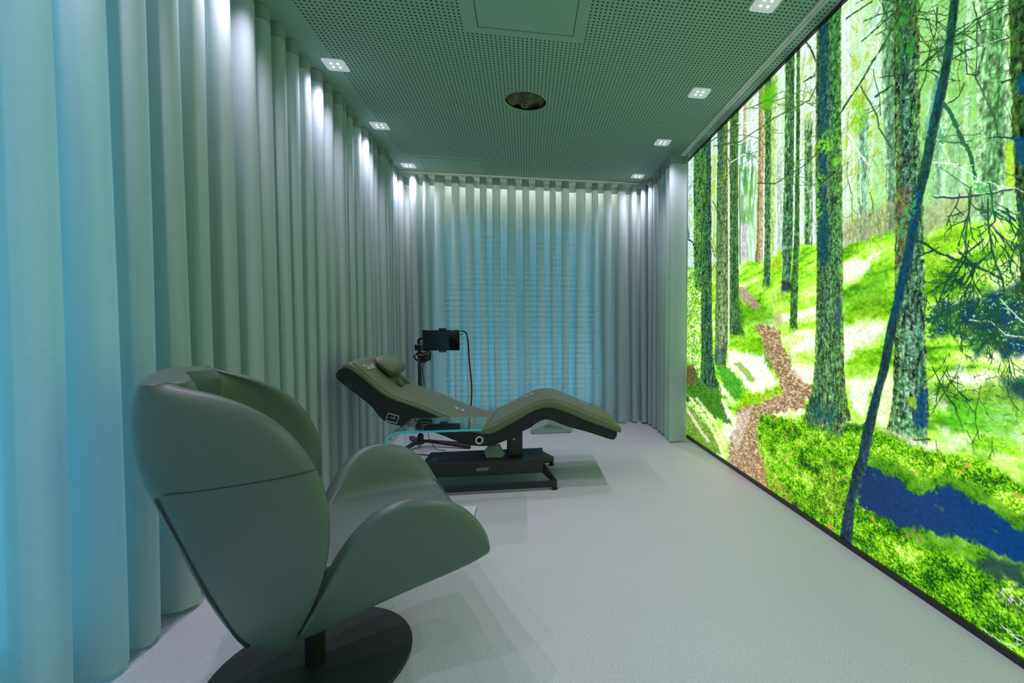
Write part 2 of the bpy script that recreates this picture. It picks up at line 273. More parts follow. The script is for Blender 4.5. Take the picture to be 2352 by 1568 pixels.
    # second big trunk
    trunk([(-200, 2050, 2110), (0, 2051, 2112), (200, 2053, 2113), (450, 2058, 2120), (500, 2056, 2121), (600, 2055, 2124), (800, 2054, 2128), (900, 2051, 2131), (950, 2045, 2134), (985, 2038, 2131), (1000, 2070, 2131)],
          [(0, (70, 95, 50)), (.2, (60, 95, 55)), (.45, (20, 65, 85)), (.7, (60, 110, 70)), (1, (120, 165, 80))],
          [(0, (75, 120, 65)), (.3, (95, 150, 125)), (.55, (110, 165, 140)), (.85, (45, 100, 100)), (1, (130, 175, 110))], bark=.55, moss=.35, speck=.7, base=.03)
    mix(poly([(2058, 440), (2090, 420), (2096, 560), (2065, 600)], .02, wob=.02)*.6, col((95, 75, 60)))
    mix(poly([(2096, 930), (2112, 900), (2130, 890), (2130, 985), (2100, 975)], .01, wob=.012, nz=fb2)*.75, col((12, 62, 105)))
    mix(poly([(2086, 918), (2104, 910), (2104, 940), (2088, 935)], .006, wob=.01, nz=fb2)*.8, col((150, 200, 40)))
    mix(poly([(2060, 0), (2100, 0), (2108, 100), (2060, 180)], .02, wob=.02)*sst(.4, .6, nl)*.8, col((50, 140, 50)))
    # right edge trunk
    trunk([(-300, 2314, 2420), (0, 2316, 2420), (300, 2325, 2420), (450, 2333, 2420), (550, 2339, 2420), (650, 2343, 2420), (690, 2346, 2420)], [(0, (60, 95, 40)), (.3, (45, 85, 50)), (1, (50, 120, 60))], bark=.5, moss=.4, speck=.2)
    mix(poly([(2335, 180), (2360, 170), (2360, 215), (2338, 210)], .01, wob=.02, nz=fb2)*.9, col((10, 75, 125)))
    mix(poly([(2326, 310), (2352, 320), (2370, 390), (2332, 360)], .01, wob=.02, nz=fb2)*.8, col((10, 70, 120)))
    mix(poly([(2310, 330), (2328, 330), (2328, 430), (2312, 430)], .01)*.8, col((175, 225, 30)))
    # out-of-frame trunks nearer the viewer
    for a0, w0, cc in [(.75, .16, (70, 110, 70)), (.2, .22, (45, 90, 60)), (-.5, .14, (80, 125, 80)), (-1.1, .2, (50, 95, 60))]:
        m = sst(-.01, .01, w0/2-np.abs(S-a0-(n2-.5)*.03))*sst(.25, .32, Z+(n3-.5)*.1); mix(m, col(cc)*(0.6+.8*n3[:, None]))
    # ---------- branches ----------
    rs = np.random.RandomState(5)
    dk = (30, 62, 40)
    B = [([(2167, 238), (2187, 267), (2204, 310), (2224, 344), (2241, 407)], 7, (35, 95, 60), .6),
         ([(2187, 135), (2224, 115), (2259, 100), (2316, 88)], 4, dk, .3), ([(2187, 132), (2224, 111), (2316, 84)], 2, (200, 215, 190), .2),
         ([(1911, 287), (1975, 192), (2030, 100), (2084, 6)], 4, (35, 80, 40), .8),
         ([(1943, 43), (2003, 3)], 3, dk, .3), ([(1980, 95), (2064, 20)], 3, dk, .3), ([(2010, 222), (2049, 196)], 4, dk, .3),
         ([(1977, 198), (2015, 266), (2018, 293), (2049, 344)], 3, (60, 95, 50), .3), ([(2152, 17), (2152, 66), (2135, 115), (2124, 184), (2110, 221)], 3, dk, .3),
         ([(2236, 6), (2253, 69)], 2.5, dk, .3), ([(2167, 109), (2118, 149)], 3, dk, .3), ([(2178, 80), (2240, 45), (2315, 10)], 2.5, dk, .3), ([(2190, 90), (2260, 30), (2330, -20)], 2.5, dk, .4),
         ([(2245, 50), (2242, 180), (2260, 220), (2285, 270), (2292, 310)], 3, (50, 90, 55), .3),
         ([(2215, 100), (2220, 170), (2245, 172), (2262, 110)], 2.5, dk, .3), ([(2272, 318), (2290, 314), (2326, 318)], 3.5, dk, .2),
         ([(2305, 40), (2360, 5)], 4, dk, .4), ([(2302, 188), (2352, 172)], 4, dk, .3), ([(2178, 238), (2200, 224), (2215, 190)], 3, dk, .2),
         ([(2144, 451), (2187, 455), (2256, 447), (2325, 434)], 4.5, (45, 70, 60), .3), ([(2144, 449), (2187, 452), (2256, 444), (2325, 431)], 1.8, (215, 225, 225), 0),
         ([(2144, 492), (2201, 500), (2270, 492), (2350, 486)], 3, (150, 180, 140), .2),
         ([(2098, 552), (2118, 555), (2158, 581), (2207, 601), (2239, 612)], 5, (25, 60, 60), .5),
         ([(2239, 612), (2279, 578), (2270, 515), (2268, 457)], 5, (30, 75, 60), .5), ([(2239, 612), (2216, 653), (2193, 644)], 6, (20, 60, 60), .6),
         ([(2216, 658), (2276, 670), (2350, 676)], 4, (90, 120, 90), .3), ([(2219, 578), (2178, 638), (2158, 687)], 5, (30, 80, 45), .6),
         ([(2219, 584), (2259, 549)], 4, dk, .5), ([(2276, 515), (2339, 587)], 6, (70, 95, 60), .3), ([(2276, 512), (2339, 584)], 2, (215, 225, 200), 0),
         ([(2279, 578), (2302, 644), (2308, 690)], 4, dk, .4), ([(2225, 735), (2276, 739), (2308, 770), (2352, 775)], 4.5, (90, 120, 120), .3), ([(2225, 734), (2276, 737), (2308, 768), (2352, 773)], 2.2, (205, 225, 225), 0),
         ([(2296, 687), (2352, 740)], 3, (190, 215, 205), .2), ([(2230, 430), (2225, 486), (2219, 530), (2219, 578)], 4, (40, 90, 60), .6),
         ([(2205, 580), (2240, 610), (2300, 640)], 4, (25, 70, 50), .8), ([(1955, 420), (1975, 500)], 2.5, (215, 235, 215), 0),
         ([(1640, 335), (1700, 325), (1780, 270), (1860, 230), (1878, 190)], 2.2, (50, 85, 40), .4), ([(1740, 420), (1780, 422), (1850, 378), (1900, 330)], 2.4, (60, 90, 50), .4),
         ([(1845, 188), (1873, 172)], 3, dk, .3), ([(1848, 92), (1862, 110), (1873, 140)], 2.5, dk, .3), ([(1600, 345), (1655, 310), (1700, 285)], 2.5, (70, 100, 60), .5),
         ([(1950, 310), (1970, 345), (1995, 380)], 3, (225, 235, 210), .4), ([(1960, 330), (1962, 400), (1955, 440)], 2.6, (225, 235, 210), .4), ([(1975, 350), (1978, 470)], 2, (225, 240, 225), .2),
         ([(1574, 470), (1582, 545)], 2, dk, .5), ([(1572, 545), (1590, 555), (1600, 580)], 2, dk, .5), ([(1675, 375), (1700, 360), (1725, 340)], 2, (225, 235, 225), .3),
         ([(2100, 1010), (2135, 1008)], 4, (45, 80, 20), 0), ([(2150, 1012), (2155, 1045)], 2, (60, 100, 30), 0), ([(2055, 0), (2100, 60), (2140, 120)], 2, (60, 100, 50), .4)]
    def net(pts, f, wd, c, a, sd, st=1.0):
        r_ = np.abs(fbm(S*f, Z*f*st, sd, 2)-.5); mix((1-sst(wd*.5, wd, r_))*poly(pts, .05)*a, col(c))
    net([(2132, 540), (2352, 520), (2420, 1060), (2240, 1040), (2132, 900)], 34, .022, (38, 90, 35), .55, 111)
    net([(2132, 560), (2352, 540), (2420, 1000), (2140, 900)], 55, .022, (28, 70, 50), .45, 112)
    net([(1938, 0), (2330, -60), (2330, 420), (1938, 380)], 30, .018, (60, 110, 50), .45, 113)
    net([(1640, 250), (1870, 100), (1870, 480), (1640, 500)], 34, .014, (90, 130, 70), .4, 114)
    net([(1572, 380), (1612, 340), (1612, 620), (1572, 610)], 40, .03, (50, 90, 40), .5, 115)
    net([(2110, 250), (2330, 250), (2330, 500), (2110, 500)], 40, .016, (220, 240, 225), .35, 116)
    # small random twigs: right-hand tangle, crowns, thin drooping stems
    def grow(x, y, L, ang, w, c, lf, depth, droop=0.0):
        """a wandering branch with side shoots (photo units)"""
        n = max(4, int(L/14)); pts = [(x, y)]; a = ang
        for k in range(n):
            a += rs.uniform(-.22, .22)+droop*(math.pi/2-a)*.08
            x += math.cos(a)*L/n; y += math.sin(a)*L/n; pts.append((x, y))
            if depth > 0 and rs.rand() < .55:
                grow(x, y, L*rs.uniform(.25, .55), a+rs.choice([-1, 1])*rs.uniform(.4, 1.0), w*.6, c, lf, depth-1, droop)
        B.append((pts, w, c, lf))
    def twigs(n, box, lenr, wr, cols, slope, depth=1, lf=.4, droop=0.0):
        for _ in range(n):
            x = rs.uniform(box[0], box[2]); y = rs.uniform(box[1], box[3])
            grow(x, y, rs.uniform(*lenr), math.radians(slope+rs.uniform(-30, 30)), rs.uniform(*wr), cols[rs.randint(len(cols))], lf, depth, droop)
    twigs(16, (2140, 690, 2345, 900), (60, 150), (1.4, 2.6), [(30, 75, 30), (45, 95, 30), (22, 62, 50)], 85, 2)
    twigs(16, (2150, 540, 2340, 720), (50, 120), (1.8, 3.4), [(30, 80, 45), (22, 60, 55)], 120, 2, .9)
    twigs(12, (2200, 400, 2345, 560), (60, 140), (1.6, 3.2), [(30, 85, 55), (25, 70, 60), (60, 120, 70)], 70, 2, .9)
    twigs(14, (1960, 0, 2330, 200), (60, 170), (1.2, 2.4), [(50, 95, 45), (75, 120, 45), (38, 80, 42)], -32, 2)
    twigs(10, (2000, 0, 2330, 160), (60, 160), (1.1, 2.0), [(50, 95, 45), (38, 80, 42)], 95, 1)
    twigs(12, (1940, 200, 2060, 480), (40, 110), (1.2, 2.2), [(75, 115, 50), (120, 160, 55)], 100, 2)
    twigs(8, (2110, 300, 2330, 480), (40, 110), (1.2, 2.0), [(60, 110, 70), (225, 240, 225)], 20, 1)
    twigs(12, (1690, 230, 1860, 440), (40, 100), (1.0, 1.8), [(70, 110, 50), (90, 135, 60)], -22, 2)
    twigs(10, (1640, 280, 1760, 400), (20, 60), (1.0, 1.6), [(210, 230, 190), (90, 135, 60)], -10, 1)
    twigs(14, (1575, 360, 1690, 620), (25, 80), (.9, 1.6), [(60, 95, 30), (150, 190, 50), (40, 80, 40)], 88, 1)
    twigs(8, (2230, 1330, 2345, 1470), (40, 110), (1.3, 2.4), [(205, 225, 200), (50, 70, 60)], 40, 1)
    twigs(6, (1940, 950, 2300, 1080), (20, 60), (1.2, 2.0), [(60, 110, 25), (90, 140, 40)], 100, 1)
    for b in B[:11]: pass
    for pts, w, c, lf in B: line(pts, w, c, .92, lf)
    # leaning front trunk
    trunk([(-100, 2205, 2228), (0, 2183, 2204), (140, 2165, 2187), (240, 2144, 2168), (300, 2131, 2155), (400, 2111, 2135), (450, 2098, 2121), (550, 2082, 2104), (650, 2062, 2084), (750, 2038, 2061), (850, 2019, 2041), (900, 2006, 2026), (950, 1992, 2015), (1000, 1979, 2005), (1050, 1970, 1995), (1080, 1957, 1988), (1100, 1955, 1978), (1150, 1943, 1967), (1200, 1934, 1960), (1260, 1926, 1957)],
          [(0, (25, 95, 60)), (.4, (20, 75, 70)), (.8, (20, 60, 55)), (1, (60, 120, 60))], [(0, (30, 55, 85)), (.5, (32, 52, 88)), (1, (45, 80, 95))], bark=.25, moss=.12, speck=.15, wob=.003)
    mix(poly([(2150, 180), (2166, 175), (2160, 245), (2150, 262), (2125, 330), (2118, 320)], .008, wob=.015, nz=fb2)*.35, col((10, 68, 115)))
    mix(poly([(2100, 440), (2118, 435), (2108, 520), (2085, 640), (2045, 760), (2040, 740), (2085, 560)], .012, wob=.02, nz=fb2)*.45, col((8, 68, 115)))
    mix(poly([(2050, 520), (2100, 440), (2098, 490), (2070, 560)], .01, wob=.03, nz=fb2)*sst(.45, .6, fb2)*.8, col((60, 165, 85)))
    # yellow-green leaf sprays in front of the ivy trunk
    for cx_, cy_, rx, ry in [(1890, 335, 22, 22), (1880, 420, 9, 28), (1918, 372, 10, 12), (1905, 312, 14, 10), (1878, 480, 7, 22), (1965, 265, 25, 40), (2160, 320, 14, 20), (2250, 430, 22, 18)]:
        pts = [(cx_+rx*math.cos(a), cy_+ry*math.sin(a)) for a in np.linspace(0, 6.28, 9)[:-1]]
        mix(poly(pts, .02, wob=.03, nz=fb2)*sst(.42, .56, fb2)*.9, col((125, 205, 40)) if cx_ < 2100 else col((70, 165, 80)))
    # overall leaf grain
    C *= (1+(gr-.5)[:, None]*.22)
    # extra contrast like the backlit print
    C = np.clip(C, 0, 1.02)
    return C.reshape(shp+(3,)) if len(shp) > 1 else C
MURAL_RES = (720, 1000)
MURAL_E = 1.25
MURAL_NEE = False
SKY_C = (.20, .60, .88)
SKY_E = 2.8
COVE_W = 8.5
EXPO = 0.0
CRESTS = [1.136, 1.305, 1.474, 1.643, 1.811, 1.966, 2.135, 2.307, 2.463, 2.64, 2.777, 2.919, 3.079, 3.22, 3.37, 3.508, 3.60, 3.70, 3.89, 4.066, 4.19, 4.32, 4.45, 4.55, 4.65, 4.75, 4.85, 4.95, 5.03]
import bpy, bmesh, math, random
from mathutils import Vector, Matrix
PI = math.pi
random.seed(3)
scn = bpy.context.scene
COL = scn.collection
H = 2.74
# ---------------------------------------------------------------- materials
def nodes_of(name):
    m = bpy.data.materials.new(name); m.use_nodes = True; nt = m.node_tree
    return m, nt, nt.nodes['Principled BSDF']
def mat(name, rgb, rough=.5, metal=0, spec=.5, bump=0, bscale=200, var=0, coat=0, emis=None, es=0, sheen=0):
    m, nt, b = nodes_of(name)
    b.inputs['Base Color'].default_value = (*rgb, 1); b.inputs['Roughness'].default_value = rough
    b.inputs['Metallic'].default_value = metal; b.inputs['Specular IOR Level'].default_value = spec
    if coat: b.inputs['Coat Weight'].default_value = coat
    if sheen: b.inputs['Sheen Weight'].default_value = sheen
    tc = nt.nodes.new('ShaderNodeTexCoord'); nz = nt.nodes.new('ShaderNodeTexNoise'); nz.inputs['Scale'].default_value = bscale
    nt.links.new(tc.outputs['Object'], nz.inputs['Vector'])
    if var:
        mx = nt.nodes.new('ShaderNodeMix'); mx.data_type = 'RGBA'
        mx.inputs[6].default_value = tuple(c*(1-var) for c in rgb)+(1,); mx.inputs[7].default_value = tuple(min(1, c*(1+var)) for c in rgb)+(1,)
        nt.links.new(nz.outputs['Fac'], mx.inputs[0]); nt.links.new(mx.outputs[2], b.inputs['Base Color'])
    if bump:
        bp = nt.nodes.new('ShaderNodeBump'); bp.inputs['Strength'].default_value = bump; bp.inputs['Distance'].default_value = .002
        nt.links.new(nz.outputs['Fac'], bp.inputs['Height']); nt.links.new(bp.outputs['Normal'], b.inputs['Normal'])
    if emis:
        b.inputs['Emission Color'].default_value = (*emis, 1); b.inputs['Emission Strength'].default_value = es
    return m
def math_node(nt, op, a, b=None, c=None):
    n = nt.nodes.new('ShaderNodeMath'); n.operation = op
    for i, v in enumerate((a, b, c)):
        if v is None: continue
        if isinstance(v, (int, float)): n.inputs[i].default_value = v
        else: nt.links.new(v, n.inputs[i])
    return n.outputs[0]

M = {}
M['wall'] = mat('white_wall_paint', (.62, .60, .56), .8, bump=.1, bscale=300)
M['leather'] = mat('sage_leather', (.105, .150, .130), .38, spec=.6, bump=.12, bscale=900, var=.04)
M['leather_seam'] = mat('sage_leather_seam', (.03, .04, .035), .6)
M['olive'] = mat('olive_leatherette', (.14, .168, .095), .45, spec=.4, bump=.1, bscale=1200, var=.04)
M['olive_dark'] = mat('olive_piping', (.06, .07, .04), .5)
M['black_panel'] = mat('charcoal_panel', (.018, .02, .022), .55, spec=.35, bump=.05, bscale=800)
M['black_metal'] = mat('black_powder_coat', (.02, .024, .025), .42, spec=.5, bump=.05, bscale=1500)
M['disc'] = mat('dark_floor_plate', (.022, .03, .03), .5, spec=.5, bump=.05, bscale=1500)
M['post'] = mat('dark_post', (.02, .022, .022), .25, spec=.6)
M['plastic'] = mat('black_plastic', (.012, .012, .014), .35)
M['screen'] = mat('glossy_black_screen', (.004, .005, .007), .04, spec=.6)
M['ring'] = mat('white_plastic_ring', (.62, .66, .64), .4)
M['logo'] = mat('white_print', (.55, .62, .66), .5)
M['logo_dim'] = mat('silver_print', (.26, .31, .30), .5)
M['grey_badge'] = mat('silver_badge', (.26, .33, .33), .4)
M['case'] = mat('pale_green_plastic', (.30, .42, .38), .45)
M['dark_slot'] = mat('dark_vent_slot', (.02, .04, .04), .6)
M['alu'] = mat('dark_aluminium_frame', (.05, .05, .05), .35, metal=.6)
M['rail'] = mat('white_aluminium_rail', (.62, .65, .64), .35)
M['lamp_plate'] = mat('white_lamp_plate', (.75, .78, .78), .5, emis=(.8, .9, .95), es=.26)  # faint glow added to brighten the plate; only the lenses are lamps
M['led'] = mat('led_lens', (1, 1, 1), .5, emis=(1, .97, 1), es=14)
M['wool'] = mat('dark_insulation_wool', (.13, .15, .09), .95, bump=1.0, bscale=60, var=.6)
M['cable'] = mat('black_cable', (.01, .014, .016), .45)
M['blue_led'] = mat('blue_power_light', (.02, .02, .2), .5, emis=(.1, .1, 1), es=5)
M['winframe'] = mat('grey_window_frame', (.32, .36, .38), .5)
M['shutter'] = mat('pale_shutter_slat', (.45, .50, .52), .6)

# glass
def glassmat(name, tint, rough=0.0):
    m, nt, b = nodes_of(name)
    b.inputs['Base Color'].default_value = (*tint, 1); b.inputs['Transmission Weight'].default_value = 1; b.inputs['Roughness'].default_value = rough; b.inputs['IOR'].default_value = 1.45
    return m
M['glass'] = glassmat('clear_table_glass', (.80, .95, .95))
M['glass_edge'] = mat('polished_glass_edge', (.10, .72, .82), .2, spec=.8)  # edge cyan, brightened in the colour for light passing through the glass
M['pane'] = glassmat('window_glass', (.9, .96, .97)); M['pane'].node_tree.nodes['Principled BSDF'].inputs['IOR'].default_value = 1.02

# curtain: sheer linen – diffuse + translucent + a little see-through
def curtainmat(name, rgb, tr=.38, see=.10):
    m = bpy.data.materials.new(name); m.use_nodes = True; nt = m.node_tree; nt.nodes.clear()
    out = nt.nodes.new('ShaderNodeOutputMaterial')
    d = nt.nodes.new('ShaderNodeBsdfDiffuse'); t = nt.nodes.new('ShaderNodeBsdfTranslucent'); p = nt.nodes.new('ShaderNodeBsdfTransparent')
    tc = nt.nodes.new('ShaderNodeTexCoord')
    mp = nt.nodes.new('ShaderNodeMapping'); mp.inputs['Scale'].default_value = (30, 30, 420); nt.links.new(tc.outputs['Object'], mp.inputs['Vector'])
    nz = nt.nodes.new('ShaderNodeTexNoise'); nz.inputs['Scale'].default_value = 1; nz.inputs['Detail'].default_value = 2; nt.links.new(mp.outputs[0], nz.inputs['Vector'])
    mx = nt.nodes.new('ShaderNodeMix'); mx.data_type = 'RGBA'; mx.inputs[6].default_value = tuple(c*.9 for c in rgb)+(1,); mx.inputs[7].default_value = tuple(c*1.08 for c in rgb)+(1,)
    nt.links.new(nz.outputs['Fac'], mx.inputs[0]); nt.links.new(mx.outputs[2], d.inputs['Color']); nt.links.new(mx.outputs[2], t.inputs['Color'])
    p.inputs['Color'].default_value = (1, 1, 1, 1)
    m1 = nt.nodes.new('ShaderNodeMixShader'); m1.inputs[0].default_value = tr
    nt.links.new(d.outputs[0], m1.inputs[1]); nt.links.new(t.outputs[0], m1.inputs[2])
    m2 = nt.nodes.new('ShaderNodeMixShader'); m2.inputs[0].default_value = see
    nt.links.new(m1.outputs[0], m2.inputs[1]); nt.links.new(p.outputs[0], m2.inputs[2]); nt.links.new(m2.outputs[0], out.inputs[0])
    return m
M['curtain'] = curtainmat('pale_linen_curtain', (.60, .75, .76), .31, .03)
M['sheer'] = curtainmat('sheer_linen_curtain', (.64, .78, .76), .40, .022)
M['header'] = curtainmat('curtain_header_cloth', (.34, .44, .42), .12, 0.0)  # darker for doubled cloth, plus shade where the lamps miss it, in colour

# floor: grey speckled linoleum
m, nt, b = nodes_of('grey_linoleum'); M['floor'] = m
tc = nt.nodes.new('ShaderNodeTexCoord')
n1 = nt.nodes.new('ShaderNodeTexNoise'); n1.inputs['Scale'].default_value = 130; n1.inputs['Detail'].default_value = 3
mp = nt.nodes.new('ShaderNodeMapping'); mp.inputs['Scale'].default_value = (1, 1.6, 1); mp.inputs['Rotation'].default_value = (0, 0, .6)
nt.links.new(tc.outputs['Object'], mp.inputs['Vector']); nt.links.new(mp.outputs[0], n1.inputs['Vector'])
n2 = nt.nodes.new('ShaderNodeTexNoise'); n2.inputs['Scale'].default_value = 2.2; nt.links.new(tc.outputs['Object'], n2.inputs['Vector'])
cr = nt.nodes.new('ShaderNodeValToRGB'); e = cr.color_ramp.elements
e[0].position = .30; e[0].color = (.42, .44, .45, 1); e[1].position = .44; e[1].color = (.58, .60, .62, 1); e2 = e.new(.72); e2.color = (.63, .65, .67, 1)
nt.links.new(n1.outputs['Fac'], cr.inputs[0])
mx = nt.nodes.new('ShaderNodeMix'); mx.data_type = 'RGBA'; mx.blend_type = 'MULTIPLY'; mx.inputs[0].default_value = 1
cr2 = nt.nodes.new('ShaderNodeValToRGB'); cr2.color_ramp.elements[0].color = (.93, .93, .93, 1); cr2.color_ramp.elements[1].color = (1, 1, 1, 1)
nt.links.new(n2.outputs['Fac'], cr2.inputs[0]); nt.links.new(cr.outputs[0], mx.inputs[6]); nt.links.new(cr2.outputs[0], mx.inputs[7]); nt.links.new(mx.outputs[2], b.inputs['Base Color'])
b.inputs['Roughness'].default_value = .5; b.inputs['Specular IOR Level'].default_value = .35

# ceiling: perforated plasterboard (12 mm holes at 25 mm), plain borders and hatch surrounds
m, nt, b = nodes_of('perforated_ceiling_board'); M['ceiling'] = m
tc = nt.nodes.new('ShaderNodeTexCoord'); sp = nt.nodes.new('ShaderNodeSeparateXYZ'); nt.links.new(tc.outputs['Object'], sp.inputs[0])
X, Y = sp.outputs[0], sp.outputs[1]
P = .0252
fx = math_node(nt, 'SUBTRACT', math_node(nt, 'FRACT', math_node(nt, 'MULTIPLY', math_node(nt, 'ADD', X, 10.0), 1/P)), .5)
fy = math_node(nt, 'SUBTRACT', math_node(nt, 'FRACT', math_node(nt, 'MULTIPLY', math_node(nt, 'ADD', Y, 10.0), 1/P)), .5)
r = math_node(nt, 'SQRT', math_node(nt, 'ADD', math_node(nt, 'MULTIPLY', fx, fx), math_node(nt, 'MULTIPLY', fy, fy)))
hole = math_node(nt, 'LESS_THAN', r, .225)
def band(v, a, c_): return math_node(nt, 'MULTIPLY', math_node(nt, 'GREATER_THAN', v, a), math_node(nt, 'LESS_THAN', v, c_))
area = math_node(nt, 'GREATER_THAN', X, -1.148)
hatch1 = math_node(nt, 'MULTIPLY', band(X, -.318, .340), band(Y, 2.0, 2.63))
hatch2 = math_node(nt, 'MULTIPLY', math_node(nt, 'LESS_THAN', X, -.424), math_node(nt, 'GREATER_THAN', Y, 4.55))
trk = band(X, 1.462, 1.512)
edge = math_node(nt, 'GREATER_THAN', X, 1.575)
no = math_node(nt, 'MAXIMUM', math_node(nt, 'MAXIMUM', hatch1, hatch2), math_node(nt, 'MAXIMUM', trk, edge))
fac = math_node(nt, 'MULTIPLY', hole, math_node(nt, 'MULTIPLY', area, math_node(nt, 'SUBTRACT', 1.0, no)))
mx = nt.nodes.new('ShaderNodeMix'); mx.data_type = 'RGBA'; mx.inputs[6].default_value = (.31, .50, .41, 1); mx.inputs[7].default_value = (.03, .035, .035, 1)  # near-black dots put the shade inside the holes into the colour
nt.links.new(fac, mx.inputs[0]); nt.links.new(mx.outputs[2], b.inputs['Base Color']); b.inputs['Roughness'].default_value = .75; b.inputs['Specular IOR Level'].default_value = .2
M['ceiling_plain'] = mat('plain_ceiling_board', (.31, .50, .41), .75, spec=.2)

# ---------------------------------------------------------------- object helpers
def obj(name, bm, m, parent=None, smooth=False, loc=None):
    me = bpy.data.meshes.new(name); bm.normal_update(); bm.to_mesh(me); bm.free()
    o = bpy.data.objects.new(name, me); COL.objects.link(o)
    for mm in (m if isinstance(m, (list, tuple)) else [m]): me.materials.append(mm)
    if smooth:
        for p in me.polygons: p.use_smooth = True
    if parent: o.parent = parent; o.matrix_parent_inverse = Matrix.Translation(-parent.location) if parent.rotation_euler[2] == 0 else Matrix()
    return o
def tag(o, label=None, cat=None, group=None, kind=None):
    if label: o['label'] = label
    if cat: o['category'] = cat
    if group: o['group'] = group
    if kind: o['kind'] = kind
    return o
def empty(name, label, cat, loc=(0, 0, 0), group=None, rot=0):
    o = bpy.data.objects.new(name, None); COL.objects.link(o); o.location = loc; o.rotation_euler = (0, 0, rot); o.empty_display_size = .1
    return tag(o, label, cat, group)
def bevel(o, w, seg=3, ang=35):
    md = o.modifiers.new('bevel', 'BEVEL'); md.width = w; md.segments = seg; md.limit_method = 'ANGLE'; md.angle_limit = math.radians(ang)
    for p in o.data.polygons: p.use_smooth = True
    wn = o.modifiers.new('wn', 'WEIGHTED_NORMAL'); wn.keep_sharp = True
    return o
def box(bm, x0, x1, y0, y1, z0, z1, mi=0):
    v = [bm.verts.new(p) for p in [(x0, y0, z0), (x1, y0, z0), (x1, y1, z0), (x0, y1, z0), (x0, y0, z1), (x1, y0, z1), (x1, y1, z1), (x0, y1, z1)]]
    for f in [(0, 3, 2, 1), (4, 5, 6, 7), (0, 1, 5, 4), (1, 2, 6, 5), (2, 3, 7, 6), (3, 0, 4, 7)]:
        q = bm.faces.new([v[i] for i in f]); q.material_index = mi
    return v
def boxobj(name, x0, x1, y0, y1, z0, z1, m, parent=None, bev=0):
    bm = bmesh.new(); box(bm, x0, x1, y0, y1, z0, z1); o = obj(name, bm, m, parent)
    if bev: bevel(o, bev)
    return o
def grid(bm, rows, closed=False, mi=0):
    V = [[bm.verts.new(p) for p in r] for r in rows]
    for i in range(len(V)-1):
        n = len(V[i])
        for j in range(n if closed else n-1):
            q = bm.faces.new([V[i][j], V[i][(j+1) % n], V[i+1][(j+1) % n], V[i+1][j]]); q.material_index = mi
    return V
def cyl(bm, c, r, z0, z1, n=32, axis='z', r2=None):
    r2 = r if r2 is None else r2; R = []
    for rr, z in ((r, z0), (r2, z1)):
        ring = []
        for i in range(n):
            a = 2*PI*i/n; u, v = math.cos(a)*rr, math.sin(a)*rr
            p = {'z': (c[0]+u, c[1]+v, z), 'y': (c[0]+u, z, c[1]+v), 'x': (z, c[0]+u, c[1]+v)}[axis]; ring.append(bm.verts.new(p))
        R.append(ring)
    for i in range(n): bm.faces.new([R[0][i], R[0][(i+1) % n], R[1][(i+1) % n], R[1][i]])
    bm.faces.new(list(reversed(R[0]))); bm.faces.new(R[1])
    bmesh.ops.recalc_face_normals(bm, faces=bm.faces)
def extrude_xz(bm, pts, y0, y1, mi=0):
    a = [bm.verts.new((x, y0, z)) for x, z in pts]; b_ = [bm.verts.new((x, y1, z)) for x, z in pts]
    n = len(pts)
    for i in range(n): bm.faces.new([a[i], a[(i+1) % n], b_[(i+1) % n], b_[i]])
    bm.faces.new(a); bm.faces.new(list(reversed(b_))); bmesh.ops.recalc_face_normals(bm, faces=bm.faces)
def catmull(pts, k=6, closed=False):
    out = []; n = len(pts); P_ = [Vector(p) for p in pts]
    rng = range(n) if closed else range(n-1)
    for i in rng:
        p0 = P_[(i-1) % n] if closed or i > 0 else P_[0]*2-P_[1]; p1 = P_[i]; p2 = P_[(i+1) % n]
        p3 = P_[(i+2) % n] if closed or i+2 < n else P_[-1]*2-P_[-2]
        for j in range(k):
            t = j/k; out.append(.5*((2*p1)+(-p0+p2)*t+(2*p0-5*p1+4*p2-p3)*t*t+(-p0+3*p1-3*p2+p3)*t**3))
    if not closed: out.append(P_[-1].copy())
    return out
def tube(name, pts, r, m, parent=None, k=6, n=10, smooth_path=True):
    path = catmull(pts, k) if smooth_path else [Vector(p) for p in pts]
    bm = bmesh.new(); rings = []; up = Vector((0, 0, 1)); prev = None
    for i, p in enumerate(path):
        t = (path[min(i+1, len(path)-1)]-path[max(i-1, 0)]).normalized()
        a = t.cross(up if prev is None else prev)
        if prev is None:
            if a.length < .01: a = t.cross(Vector((1, 0, 0)))
            a.normalize()
        else: a = (prev-t*prev.dot(t)).normalized()
        prev = a; b_ = t.cross(a)
        rings.append([bm.verts.new(p+(a*math.cos(2*PI*j/n)+b_*math.sin(2*PI*j/n))*r) for j in range(n)])
    for i in range(len(rings)-1):
        for j in range(n): bm.faces.new([rings[i][j], rings[i][(j+1) % n], rings[i+1][(j+1) % n], rings[i+1][j]])
    bm.faces.new(list(reversed(rings[0]))); bm.faces.new(rings[-1]); bmesh.ops.recalc_face_normals(bm, faces=bm.faces)
    return obj(name, bm, m, parent, smooth=True)
def text(name, body, size, m, parent, mw, ext=.0006, align='CENTER'):
    cu = bpy.data.curves.new(name, 'FONT'); cu.body = body; cu.size = size; cu.extrude = ext; cu.align_x = align; cu.align_y = 'CENTER'
    t = bpy.data.objects.new('tmp', cu); COL.objects.link(t)
    dg = bpy.context.evaluated_depsgraph_get(); me = bpy.data.meshes.new_from_object(t.evaluated_get(dg)); bpy.data.objects.remove(t)
    me.transform(mw); me.materials.clear(); me.materials.append(m); me.name = name
    o = bpy.data.objects.new(name, me); COL.objects.link(o)
    if parent: o.parent = parent; o.matrix_parent_inverse = Matrix.Translation(-parent.location)
    return o

